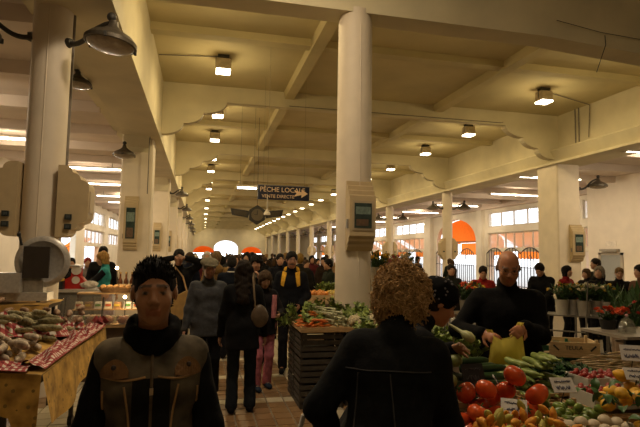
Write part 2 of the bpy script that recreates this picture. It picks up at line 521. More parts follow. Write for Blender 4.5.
# orange awnings outside the right wall
aw = 0
for a, c in wins:
    o = empty('awning', (XWR+.5, (a+c)/2, 0), 'orange canvas awning hung outside beneath the tall side windows', 'awning', 'orange street awnings along the glazed wall')
    L = c-a
    MB().grid(lambda u, v: (1.6*v-.1, (u-.5)*L*.98, 3.35-.9*v+.05*math.sin(u*25)*v), 20, 4).build('canvas', ORANGE, o)
    MB().tube([(1.5, -L*.49, 2.45), (1.5, L*.49, 2.45)], .025).build('front_rail', IRON, o)
    MB().grid(lambda u, v: (1.5+.01, (u-.5)*L*.98, 2.46-.85*v+.06*abs(math.sin(u*40))*v), 40, 2).build('valance', ORANGE, o)
    for s in (-1, 1): MB().tube([(-.22, s*L*.48, 3.0), (1.5, s*L*.48, 2.45)], .02).build('arm', IRON, o)
o = empty('awning', (XWL-.5, 36.25, 0), 'orange canvas awning hung outside the low opening of the shaded aisle', 'awning')
MB().grid(lambda u, v: (-1.2*v+.1, (u-.5)*4.6, 2.6-.9*v), 16, 4).build('canvas', ORANGE, o)
MB().grid(lambda u, v: (-1.11, (u-.5)*4.6, 1.72-1.2*v), 20, 2).build('valance', ORANGE, o)
for s in (-1, 1): MB().tube([(.22, s*2.25, 2.2), (-1.1, s*2.25, 1.7)], .02).build('arm', IRON, o)
o = empty('dome_awning', (XWR+.35, 32.15, 0), 'big rounded orange canvas awning filling the archway to the street', 'awning')
def dome(u, v):
    t = pi*u; r = 1-.0*v
    return (.12+1.5*v, (2.75*math.cos(t))*(1+.02*v), 2.75+1.5*math.sin(t)*(1-.35*v) - .1*v)
MB().grid(dome, 24, 6).build('canvas', ORANGE, o)
MB().grid(lambda u, v: (1.66+.02*math.sin(30*u), 2.8*(1-2*u), 2.72-.85*v), 30, 2).build('valance', ORANGE, o)
MB().grid(lambda u, v: (.06, 2.75*math.cos(pi*u)*v, 2.75+1.5*math.sin(pi*u)*v), 24, 4).build('end_canvas', ORANGE, o)
MB().bb((-.06, -2.75, 2.66), (.04, 2.75, 2.78)).build('front_rail', mat('rust_rail', (.35, .12, .04), .6), o)
# ================================================================== LAMPS AND FIXTURES
LENS = mat('lamp_lens_glow', (1, .9, .7), .3, 0, 1, emit=14., emit_col=(1, .86, .62))
TUBE = mat('tube_glow', (1, .95, .85), .3, 0, 1, emit=9., emit_col=(1, .92, .74))
HOUS = mat('floodlight_housing', (.46, .38, .26), .55, .2, 10)
BELL = mat('bell_lamp_iron', (.09, .075, .055), .5, .3, 18, .2, .5)
BELLGL = mat('bell_lamp_glass', (.26, .21, .15), .25, .15, 20)

def light(nm, kind, loc, energy, color, parent=None, **kw):
    d = bpy.data.lights.new(nm, kind); d.energy = energy; d.color = color
    for k, v in kw.items(): setattr(d, k, v)
    o = bpy.data.objects.new(nm, d); COL.objects.link(o); o.location = loc
    if parent is not None: o.parent = parent
    return o

# floodlights under the nave ceiling
def flood_proto():
    root = empty('ceiling_floodlight', (0, 0, 0), 'square glowing floodlight hung under the coffered nave ceiling', 'lamp', 'floodlights of the nave ceiling')
    MB().box((0, 0, -.03), (.26, .18, .06)).build('mount_plate', IRON, root)
    b = MB()
    for s in (-1, 1): b.tube([(s*.17, 0, -.05), (s*.17, 0, -.28)], .012, 6)
    b.tube([(-.17, 0, -.05), (.17, 0, -.05)], .012, 6)
    b.build('yoke', IRON, root)
    MB().prism([(-.13, -.10), (.13, -.10), (.17, -.36), (-.17, -.36)], 'x', -.17, .17).build('housing', HOUS, root)
    MB().box((0, 0, -.38), (.32, .32, .045)).build('lens', LENS, root)
    return root
def flood_lights(o, k=1., c=WARM):
    light('flood_light', 'POINT', (0, 0, -.60), FLOOD_W*k, c, o, shadow_soft_size=.18)
    light('flood_beam', 'AREA', (0, 0, -.44), FLOOD_DOWN_W*k, c, o, shape='SQUARE', size=.34)
fp = flood_proto(); first = True
for k, y0 in enumerate(ROWS[:-1]):
    for dy in (1.55, 5.05):
        for x in (.36, 8.9):
            o = fp if first else copy_tree(fp)
            first = False
            o.location = (x, y0+dy-(0.0 if k else -.0), ZC)
            flood_lights(o)

o = copy_tree(fp); o.location = (.36, 4.3, ZC)                      # the bay over the photographer
flood_lights(o, 2.0, (1.0, .80, .56))
for x, k_ in ((.36, .38), (8.9, .42)):  # two unseen floodlights added overhead to brighten the produce and nearest faces
    o = copy_tree(fp); o.location = (x, .8, ZC); flood_lights(o, k_, (1.0, .78, .5))
# fluorescent tubes in the aisles and one under the nave
def tube_proto(length):
    root = empty('tube_light', (0, 0, 0), 'bright fluorescent batten between the aisle ceiling joists', 'lamp', 'fluorescent battens of the aisle ceilings')
    MB().bb((-length/2, -.09, -.06), (length/2, .09, 0)).build('batten', mat('batten_white', (.6, .55, .46), .5), root)
    for s in (-.045, .045):
        MB().tube([(-length/2+.04, s, -.085), (length/2-.04, s, -.085)], .022, 8).build('tube', TUBE, root)
    for s in (-1, 1): MB().tube([(s*1.0, 0, 0), (s*1.0, 0, .21)], .01, 5).build('hanger', IRON, root)
    for s in (-1, 1): MB().bb((s*length/2-.03, -.08, -.12), (s*length/2+.03, .08, -.05)).build('end_cap', WOODTRIM, root)
    return root
tp = tube_proto(2.7); first = True
for x, ys in ((-5.3, [10.6, 15.2]), (-4.3, [19.9, 24.4, 29.6, 33.2, 37.5, 42, 46.5, 51]), (14.6, [21.6, 27.3, 32.5, 37.8, 43, 48, 53]), (12.7, [11.7, 16.6])):
    for y in ys:
        o = tp if first else copy_tree(tp); first = False
        o.location = (x, y, ZAIS-.20)
        light('tube_light_source', 'AREA', (0, 0, -.14), TUBE_W, WARM_TUBE, o, shape='RECTANGLE', size=2.5, size_y=.15)
        light('tube_glow_source', 'POINT', (0, 0, -.16), TUBE_UP_W, WARM_TUBE, o, shadow_soft_size=.12)
p = atY(247, 187, 15.0)
o = empty('nave_batten', (p.x, 15.0, p.z), 'bright fluorescent batten hung beside the blue market sign', 'lamp')
MB().bb((-.30, -.06, 0), (.30, .06, .05)).build('batten', WOODTRIM, o)
MB().tube([(-.28, 0, -.03), (.28, 0, -.03)], .03, 8).build('tube', TUBE, o)
MB().tube([(-.2, 0, .05), (-.2, 0, ZC+.01-p.z)], .004, 5).build('hanger', IRON, o)
MB().tube([(.2, 0, .05), (.2, 0, ZC+.01-p.z)], .004, 5).build('hanger', IRON, o)

# bell lamps on iron arms
def bell_lamp(base, head, label, tilt=0., size=.27):
    """base: foot of the arm on the column; head: centre of the hood rim"""
    root = empty('bell_lamp', base, label, 'lamp', 'bell lamps on the columns')
    h = Vector(head)-Vector(base)
    d = Vector((h.x, h.y, 0)); L = d.length; d.normalize()
    b = MB(); b.cone((0, 0, 0), d*.05, .065, .05, 12); b.build('wall_plate', IRON, root, True)
    n = 12; pts = []
    for k in range(n+1):
        t = k/n
        pts.append(d*(L*t)+Vector((0, 0, -.05*math.sin(pi*min(1, t*1.6)) + (h.z+size*.95)*(3*t*t-2*t**3))))
    MB().tube(pts, [.034-.010*k/n for k in range(n+1)], 8).build('arm', IRON, root, True)
    Rm = Matrix.Rotation(tilt, 3, 'Y')
    MB().sphere(pts[-1]+Vector((0, 0, .07)), size*.19, 12, 8).build('finial', IRON, root, True)
    prof = [(size*.16, size*1.02), (size*.2, size*.8), (size*.34, size*.66), (size*.5, size*.55), (size*.82, size*.38), (size*1.02, size*.17), (size*1.02, size*.02), (size*.96, 0), (size*.94, .03), (size*.7, size*.3), (size*.12, size*.6)]
    hood = MB().lathe(prof, h, 28, Rm, False).build('hood', BELL, root, True)
    b = MB()
    for k in range(3):
        a = 2*pi*k/3+.5; c = Rm @ Vector((size*1.03*math.cos(a), size*1.03*math.sin(a), size*.06))
        b.box(h+c, (.03, .03, size*.2))
    b.build('clip', IRON, hood)
    MB().sphere(h+Vector((0, 0, -.0)), (size*.93, size*.93, size*.22), 24, 8, Rm).build('glass', BELLGL, root, True)
    return root
bell_lamp((-1.70, 6.72, 4.28), (-1.16, 6.45, 4.20), 'large bell lamp reaching over the nave from the round column by the sausage stall', .10, .30)
bell_lamp((-2.12, 6.74, 4.32), (-2.70, 6.55, 4.18), 'bell lamp reaching into the aisle from the round column by the sausage stall', -.05, .30)
bell_lamp((-2.11, 14.0, 4.28), (-2.75, 9.9, 4.70), 'bell lamp half hidden behind the round column', .05, .30) if False else None
p = atY(78, 85, 9.5)
o = bell_lamp((-2.32, 9.5, 5.06), (p.x-.02, 9.5, p.z), 'bell lamp hung between two columns near the aisle ceiling', .05, .24)
bell_lamp((-2.02, 13.98, 4.30), (-1.98, 13.55, 4.12), 'bell lamp on the face of the square cream pier with a meter cabinet', 0, .27)
for k, y in enumerate(ROWS[2:8], 2):
    bell_lamp((-1.33, y, 4.15), (-.85, y-.1, 4.05), 'small far bell lamp on the inner side of an arcade pier', 0, .26)
bell_lamp((11.74, 13.95, 3.95), (12.25, 13.7, 4.0), 'bell lamp on the broad pier in front of the white kiosk', 0, .27)
bell_lamp((10.95, 14.1, 3.95), (10.2, 14.5, 3.85), 'bell lamp reaching from the broad pier towards the nave windows', 0, .24) if False else None
for k, y in enumerate(ROWS[2:9], 2):
    bell_lamp((11.34, y, 3.95), (11.95, y-.1, 3.95), 'bell lamp on a round column of the flower side arcade', 0, .30)
    bell_lamp((10.90, y, 3.95), (10.35, y-.1, 3.90), 'bell lamp reaching over the nave from a flower side column', 0, .26)

# meter cabinets on the columns
CAB = mat('cabinet_cream', (.48, .37, .21), .6, .08, 6)
CABE = mat('cabinet_edge', (.42, .33, .21), .6, .1, 8)
SOCK = mat('socket_black', (.02, .03, .03), .4, .2, 20)
def cabinet_outline(w, z0, z1):
    """stepped scroll outline, flat towards the column (u=0), in (u, z)"""
    st = w*.30; out = [(0, z0), (w*.18, z0)]
    zz = z0; uu = w*.18
    for k in range(3):
        for j in range(1, 5):
            t = pi/2*j/4; out.append((uu+(w*.82/3)*math.sin(t), zz+.085*(1-math.cos(t))))
        uu += w*.82/3; zz += .085
    top = []
    zz = z1; uu = w*.18; top = [(0, z1), (w*.18, z1)]
    for k in range(3):
        for j in range(1, 5):
            t = pi/2*j/4; top.append((uu+(w*.82/3)*math.sin(t), zz-.085*(1-math.cos(t))))
        uu += w*.82/3; zz -= .085
    return out+top[::-1]
def side_cabinet(x, y, s, w, z0, z1, depth, label, sockets):
    root = empty('meter_cabinet', (x, y, z0), label, 'cabinet', 'meter cabinets on the columns')
    o = [(s*u, z-z0) for u, z in cabinet_outline(w, z0, z1)]
    MB().prism(o, 'y', -depth/2, depth/2).build('body', CAB, root)
    MB().bb((s*w-.01, -depth*.36, .3), (s*w+.012, depth*.36, z1-z0-.3)).build('door', CABE, root)
    for u, z in sockets:
        sk = MB().box((s*u, -depth/2-.012, z-z0), (.075, .03, .065)).build('socket', SOCK, root)
        MB().box((s*u, -depth/2-.028, z-z0), (.04, .012, .035)).build('flap', mat('flap_grey', (.06, .07, .07), .4), sk)
    return root
side_cabinet(-1.685, 6.72, 1, .35, 1.86, 2.72, .34, 'cream stepped meter cabinet on the round column, aisle side with two sockets', [(.14, 2.10), (.14, 1.985)])
side_cabinet(-2.115, 6.72, -1, .36, 1.86, 2.74, .34, 'cream stepped meter cabinet on the round column, side turned from the aisle', [(.10, 2.12), (.10, 2.0)])
def front_cabinet(x, y, w, z0, z1, depth, label, small=False):
    root = empty('meter_cabinet', (x, y, z0), label, 'cabinet', 'meter cabinets on the columns')
    H = z1-z0
    # stepped profile in (y, z)
    d = depth; prof = [(0, 0), (-d*.25, 0)]
    for k in range(3):
        prof += [(-d*(.25+.25*(k+1)), .02+.07*(k+.55)), (-d*(.25+.25*(k+1)), .07*(k+1)+.02)]
    prof += [(-d, H-.25)]
    for k in range(3):
        q = 2-k
        prof += [(-d*(.25+.25*(q+1)), H-.07*(q+1)), (-d*(.25+.25*(q)), H-.07*(q+1)+.015)]
    prof += [(-d*.25, H), (0, H)]
    MB().prism(prof, 'x', -w/2, w/2).build('body', CAB, root)
    MB().bb((-w*.40, -d-.012, .27), (w*.40, -d+.01, H-.28)).build('door_frame', CABE, root)
    g = MB().bb((-w*.33, -d-.018, .30), (w*.33, -d-.008, H-.31)).build('glass_door', mat('meter_glass', (.03, .05, .045), .12, .3, 12), root)
    MB().bb((-w*.28, -d-.022, .30+(H-.61)*.55), (w*.28, -d-.017, .30+(H-.61)*.85)).build('meter_dial', mat('meter_dial', (.16, .22, .19), .3, .3, 30), g)
    MB().bb((-w*.26, -d-.022, .33), (w*.2, -d-.017, .30+(H-.61)*.35)).build('meter_box', mat('meter_brown', (.12, .07, .04), .4, .3, 30), g)
    sk = MB().bb((-w/2-.02, -d*.75, .3), (-w/2, -d*.45, .42)).build('socket', mat('socket_grey', (.22, .2, .17), .5), root)
    return root
front_cabinet(2.06, 6.60, .36, 1.76, 2.70, .20, 'cream stepped meter cabinet with glass door on the round column amid the produce')
front_cabinet(-1.80, 14.03, .34, 1.74, 3.15, .12, 'tall narrow meter cabinet on the square pier behind the cheese counter')
front_cabinet(11.52, 13.90, .44, 1.62, 2.78, .16, 'meter cabinet on the broad pier in front of the white kiosk')
for k, y in enumerate(ROWS[2:7], 2):
    side_cabinet(11.30, y-.05, 1, .26, 1.58, 2.56, .3, 'stepped meter cabinet on a round column of the flower side arcade', [(.1, 1.95)])
    side_cabinet(10.94, y-.05, -1, .26, 1.58, 2.56, .3, 'stepped meter cabinet on the nave flank of a flower side column', [(.1, 1.95)])
    front_cabinet(-1.75, y-.14, .3, 1.74, 2.9, .12, 'small meter cabinet on a far pier of the shaded arcade')

# hanging sign with an arrow
NAVY = mat('sign_navy', (.008, .012, .035), .35, .1, 5)
GOLD = mat('sign_lettering', (.85, .62, .42), .5, .05, 5)
def text_mesh(txt, size, m, name, parent, loc, rot, depth=.004, align='LEFT'):
    cu = bpy.data.curves.new(name, 'FONT'); cu.body = txt; cu.size = size; cu.extrude = depth; cu.align_x = align
    t = bpy.data.objects.new(name+'_tmp', cu); COL.objects.link(t)
    bpy.context.view_layer.update()
    me = bpy.data.meshes.new_from_object(t.evaluated_get(bpy.context.evaluated_depsgraph_get()))
    bpy.data.objects.remove(t); bpy.data.curves.remove(cu)
    me.materials.clear(); me.materials.append(m); me.name = name
    return link(name, me, parent, loc, rot)
SY = 13.0
a = atY(258, 185, SY); c = atY(309, 201, SY)
sg = empty('hanging_sign', ((a.x+c.x)/2, SY, (a.z+c.z)/2), 'navy hanging sign reading PÊCHE LOCALE VENTE DIRECTE with an arrow', 'sign')
W = c.x-a.x; Hs = .37
MB().box((0, 0, 0), (W, .05, Hs)).build('panel', NAVY, sg)
b = MB()
MB().box((0, 0, Hs/2), (W+.02, .06, .02)).build('top_rail', mat('sign_rail', (.2, .19, .2), .5), sg)
text_mesh('PÊCHE LOCALE', .172, GOLD, 'lettering', sg, (-W/2+.045, -.028, .02), (pi/2, 0, 0))
text_mesh('VENTE DIRECTE', .118, GOLD, 'lettering', sg, (-W/2+.10, -.028, -.135), (pi/2, 0, 0))
b = MB(); x0 = W/2-.41
b.prism([(x0, -.085), (x0+.07, -.0), (x0, .085), (x0+.2, .035), (x0+.2, .11), (x0+.37, 0), (x0+.2, -.11), (x0+.2, -.035)], 'y', -.033, -.026)
b.build('arrow', GOLD, sg)
for s in (-1, 1): MB().tube([(s*W*.4, 0, Hs/2), (s*W*.4, 0, ZC+.01-sg.location.z)], .002, 5).build('hanger', IRON, sg)

# hanging clock with side wings, small white pendant lamp before it
p = atY(257, 215, 17.0)
ck = empty('hanging_clock', (p.x, 17.0, p.z), 'dark hanging clock with a hexagonal case and two side wings', 'clock')
CKM = mat('clock_case', (.03, .026, .02), .5, .2, 10)
b = MB(); b.prism([(.30*math.cos(pi/6+k*pi/3), .33*math.sin(pi/6+k*pi/3)) for k in range(6)], 'y', -.09, .09); b.build('case', CKM, ck)
MB().lathe([(.20, -.005), (.20, .005)], (0, -.097, 0), 24, Matrix.Rotation(pi/2, 3, 'X')).build('dial', mat('clock_dial', (.13, .10, .06), .5), ck)
MB().bb((-.012, -.11, 0), (.012, -.102, .15)).build('hand', CKM, ck); MB().bb((-.10, -.11, -.01), (.0, -.102, .01)).build('hand', CKM, ck)
for s in (-1, 1):
    b = MB(); b.prism([(s*.24, .12), (s*.88, .2), (s*.82, -.02), (s*.3, -.10)], 'y', -.05, .05); w = b.build('wing', CKM, ck)
    b = MB(); b.prism([(s*.34, .08), (s*.78, .14), (s*.74, .0), (s*.36, -.05)], 'y', -.06, -.051); b.build('wing_panel', mat('clock_panel', (.05, .038, .02), .5), w)
MB().tube([(0, 0, .3), (0, 0, ZC+.01-p.z)], .008, 6).build('hanger', IRON, ck)
p = atY(267, 214, 11.0)
pl = empty('pendant_lamp', (p.x, 11.0, p.z), 'small white pendant lamp hanging below the navy sign', 'lamp')
MB().lathe([(.075, -.02), (.07, .02), (.02, .09), (.012, .12)], (0, 0, 0), 16).build('shade', mat('pendant_white', (.75, .68, .55), .5), pl, True)
MB().tube([(0, 0, .1), (0, 0, .42)], .012, 6).build('stem', WOODTRIM, pl)
MB().tube([(0, 0, .42), (0, 0, ZC+.01-p.z)], .003, 5).build('cord', CABLE, pl)

# conduits and cables on the beams
def conduit(pts, r, label, m=CABLE):
    return tag(MB().tube(pts, r, 6).build('conduit', m, None, True), label, 'conduit', 'conduits on the walls and beams')
conduit([(11.08, 13.1, 5.2), (11.08, 13.1, ZC)], .02, 'paired conduit climbing the clerestory wall above the broad pier')
conduit([(11.08, 13.25, 5.2), (11.08, 13.25, ZC)], .02, 'paired conduit climbing the clerestory wall above the broad pier')
conduit([(.45, 11.8, ZC-.02), (-1.1, 12.0, ZC-.05)], .014, 'thin conduit running from a floodlight to the arcade wall')
conduit([(8.9, 11.9, ZC-.02), (11.05, 12.6, ZC-.05), (11.07, 12.7, 5.3)], .014, 'thin conduit running from a floodlight down the clerestory')
conduit([(2.3, 14.034, 5.90), (9.0, 14.034, 5.92), (9.1, 14.034, 5.94)], .012, 'thin dark cable along the first scalloped beam')
conduit([(5.2, 6.56, 5.35), (6.0, 6.56, 5.25), (6.9, 6.57, 5.22), (8.5, 6.57, 5.2)], .005, 'drooping cable pinned to the deep beam', IRONB)
conduit([(6.05, 6.54, 5.20), (6.06, 6.54, 5.05), (6.2, 6.9, 4.75)], .007, 'loose cable end dangling from the deep beam', IRONB)
conduit([(-1.675, 6.86, 2.75), (-1.675, 6.86, 4.88)], .02, 'thin pipe up the round column by the sausage stall')
conduit([(-2.135, 6.86, 2.76), (-2.135, 6.86, 4.88)], .018, 'thin pipe up the outer flank of the round column')
conduit([(10.86, 11.0, 3.7), (12.2, 13.2, 4.05), (16.0, 16.0, 4.3)], .012, 'slack cable crossing the aisle to the kiosk', IRONB) if False else None
conduit([(-1.4, 13.75, 3.2), (-1.4, 13.75, 4.7)], .015, 'thin pipe up the square cream pier')
# ================================================================== PEOPLE: smooth-union surfaces
def nets(F, org, h):
    """surface nets of a scalar grid"""
    ins = F < 0
    c = np.zeros(tuple(s-1 for s in F.shape), np.int8)
    for dx in (0, 1):
        for dy in (0, 1):
            for dz in (0, 1):
                c += ins[dx:F.shape[0]-1+dx, dy:F.shape[1]-1+dy, dz:F.shape[2]-1+dz]
    act = (c > 0) & (c < 8)
    I, J, K = np.nonzero(act)
    n = len(I)
    if n == 0: return np.zeros((0, 3)), np.zeros((0, 4), int)
    idx = -np.ones(act.shape, np.int64); idx[I, J, K] = np.arange(n)
    P = np.zeros((n, 3)); W = np.zeros(n)
    for ax in range(3):
        o1, o2 = [a for a in range(3) if a != ax]
        for a in (0, 1):
            for b in (0, 1):
                d0 = [0, 0, 0]; d0[o1] = a; d0[o2] = b; d1 = list(d0); d1[ax] = 1
                f0 = F[I+d0[0], J+d0[1], K+d0[2]]; f1 = F[I+d1[0], J+d1[1], K+d1[2]]
                s = (f0 < 0) != (f1 < 0)
                t = np.where(s, f0/np.where(s, f0-f1, 1), 0)
                q = np.zeros((n, 3)); q[:, o1] = a; q[:, o2] = b; q[:, ax] = t
                P[s] += q[s]; W[s] += 1
    P = P/W[:, None]+np.stack([I, J, K], 1)
    V = P*h+np.array(org)
    faces = []
    for ax in range(3):
        o1, o2 = [(1, 2), (2, 0), (0, 1)][ax]
        sl0 = [slice(None)]*3; sl1 = [slice(None)]*3
        sl0[ax] = slice(0, -1); sl1[ax] = slice(1, None)
        A = ins[tuple(sl0)]; B = ins[tuple(sl1)]
        E_ = np.stack(np.nonzero(A != B), 1)
        m = (E_[:, o1] > 0) & (E_[:, o2] > 0) & (E_[:, o1] < F.shape[o1]-1) & (E_[:, o2] < F.shape[o2]-1)
        E_ = E_[m]; fl = A[tuple(E_.T)]
        def g(a, b):
            q = E_.copy(); q[:, o1] -= a; q[:, o2] -= b; return idx[tuple(q.T)]
        Q = np.stack([g(1, 1), g(0, 1), g(0, 0), g(1, 0)], 1)
        Q[~fl] = Q[~fl][:, ::-1]
        faces.append(Q)
    return V, np.concatenate(faces)

def A3(*v): return np.array(v, float)
class Body:
    """list of (kind, ...) primitives; positive ones are smoothly united, 'cut' ones smoothly removed"""
    def __init__(s): s.p = []
    def cap(s, a, b, ra, rb, k=.03, sq=None, cut=False):
        s.p.append(('c', np.array(a, float), np.array(b, float), ra, rb, k, sq, cut)); return s
    def ell(s, c, r, R=None, k=.03, cut=False):
        r = np.array([r]*3 if isinstance(r, (int, float)) else r, float)
        s.p.append(('e', np.array(c, float), r, np.eye(3) if R is None else np.array(R, float), k, cut)); return s
    def surface(s, res, noise=0., nscale=30., clipz=None, clipfn=None, seed=0.):
        lo = np.full(3, 9e9); hi = -lo
        for q in s.p:
            if q[-1]: continue
            if q[0] == 'c':
                r = max(q[3], q[4])*1.6
                lo = np.minimum(lo, np.minimum(q[1], q[2])-r); hi = np.maximum(hi, np.maximum(q[1], q[2])+r)
            else:
                r = q[2].max(); lo = np.minimum(lo, q[1]-r); hi = np.maximum(hi, q[1]+r)
        lo -= 3*res; hi += 3*res
        n = np.ceil((hi-lo)/res).astype(int)+1
        F = np.full(tuple(n), .2)
        ax = [lo[i]+res*np.arange(n[i]) for i in range(3)]
        for q in s.p:
            k = q[-2] if q[0] == 'e' else q[5]; cut = q[-1]
            if q[0] == 'c': r = max(q[3], q[4])*1.6+k+2*res; a = np.minimum(q[1], q[2])-r; b = np.maximum(q[1], q[2])+r
            else: r = q[2].max()+k+2*res; a = q[1]-r; b = q[1]+r
            i0 = np.maximum(np.floor((a-lo)/res).astype(int), 0); i1 = np.minimum(np.ceil((b-lo)/res).astype(int)+1, n)
            if (i1 <= i0).any(): continue
            X, Y, Z = np.meshgrid(*[ax[i][i0[i]:i1[i]] for i in range(3)], indexing='ij', sparse=False)
            P = np.stack([X, Y, Z], -1)
            if q[0] == 'c':
                _, a_, b_, ra, rb, k, sq, _ = q
                d = P-a_; u = b_-a_
                if sq is not None:
                    axv, f = sq
                    d = d+np.multiply.outer((d@axv)*(1/f-1), axv); u = u+axv*((u@axv)*(1/f-1))
                L2 = max(u@u, 1e-9); t = np.clip((d@u)/L2, 0, 1)
                D = np.linalg.norm(d-np.multiply.outer(t, u), axis=-1)-(ra+(rb-ra)*t)
                if sq is not None: D = D*min(1, f) if f < 1 else D
            else:
                _, c, r, R, k, _ = q
                g = ((P-c)@R)/r
                D = (np.linalg.norm(g, axis=-1)-1)*r.min()
            sl = tuple(slice(i0[i], i1[i]) for i in range(3)); G = F[sl]
            if cut:
                h = np.clip(.5-.5*(G+D)/k, 0, 1); F[sl] = G*(1-h)-D*h+k*h*(1-h)
            else:
                h = np.clip(.5+.5*(D-G)/k, 0, 1); F[sl] = D*(1-h)+G*h-k*h*(1-h)
        if noise or clipz is not None or clipfn is not None:
            X, Y, Z = np.meshgrid(*ax, indexing='ij')
            if noise:
                w = nscale
                F = F+noise*(np.sin(X*w+seed+2*np.sin(Z*w*.7))*np.sin(Z*w*.8+1.7*np.sin(Y*w*.6+seed))+.5*np.sin(Y*w*1.7+X*w*.9+seed*2)*np.sin(Z*w*1.9))
            if clipz is not None: F = np.maximum(F, clipz-Z)
            if clipfn is not None: F = np.maximum(F, clipfn(X, Y, Z))
        return nets(F, lo, res)
def np_mesh(name, V, Q, m, smooth=True, cols=None):
    me = bpy.data.meshes.new(name)
    me.vertices.add(len(V)); me.vertices.foreach_set('co', np.asarray(V, np.float32).ravel())
    me.loops.add(Q.size); me.loops.foreach_set('vertex_index', Q.astype(np.int32).ravel())
    me.polygons.add(len(Q)); me.polygons.foreach_set('loop_start', np.arange(0, Q.size, 4, dtype=np.int32))
    me.polygons.foreach_set('loop_total', np.full(len(Q), 4, np.int32))
    me.update(calc_edges=True); me.validate()
    if smooth: me.polygons.foreach_set('use_smooth', np.ones(len(me.polygons), bool))
    if cols is not None:
        at = me.color_attributes.new('Col', 'FLOAT_COLOR', 'POINT')
        at.data.foreach_set('color', np.concatenate([cols, np.ones((len(cols), 1))], 1).astype(np.float32).ravel())
    me.materials.append(m)
    return me

def skin_material():
    m = mat('skin', (.5, .3, .2), .5, .1, 40)
    n = m.node_tree.nodes; l = m.node_tree.links
    a = n.new('ShaderNodeVertexColor'); a.layer_name = 'Col'
    mx = n.new('ShaderNodeMix'); mx.data_type = 'RGBA'; mx.blend_type = 'MULTIPLY'; mx.inputs[0].default_value = 1
    no = [x for x in n if x.type == 'TEX_NOISE'][0]; rp = [x for x in n if x.type == 'VALTORGB'][0]
    rp.color_ramp.elements[0].color = (.88, .84, .82, 1); rp.color_ramp.elements[1].color = (1, 1, 1, 1)
    l.new(a.outputs[0], mx.inputs[6]); l.new(rp.outputs[0], mx.inputs[7])
    b = n['Principled BSDF']; l.new(mx.outputs[2], b.inputs['Base Color'])
    b.inputs['Subsurface Weight'].default_value = 0.0
    return m
SKIN = skin_material()
def cloth(col, name=None):
    key = name or 'cloth_%02x%02x%02x' % tuple(int(255*min(1, c)**.45) for c in col)
    return mat(key, tuple(c*.6 if max(col) < .04 else c for c in col), .92, .22, 26., .25, spec=.12)
def hairm(col):
    key = 'hair_%02x%02x%02x' % tuple(int(255*min(1, c)**.45) for c in col)
    return mat(key, col, .75, .35, 60., .5, stretch=(1, 1, .25), spec=.12)

def rot_e(p, y, r=0.):      # pitch (about X), yaw (about Z), roll (about Y); degrees
    return np.array((Matrix.Rotation(math.radians(y), 3, 'Z') @ Matrix.Rotation(math.radians(p), 3, 'X') @ Matrix.Rotation(math.radians(r), 3, 'Y')))
def ik(a, c, l1, l2, hint):
    a = np.array(a); c = np.array(c); d = c-a; L = np.linalg.norm(d); L2 = min(L, (l1+l2)*.999)
    u = d/max(L, 1e-6); c = a+u*L2
    x = (l1*l1-l2*l2+L2*L2)/(2*L2); y = math.sqrt(max(l1*l1-x*x, 0))
    h = np.array(hint, float); h = h-u*(h@u); h /= max(np.linalg.norm(h), 1e-6)
    return a+u*x+h*y, c

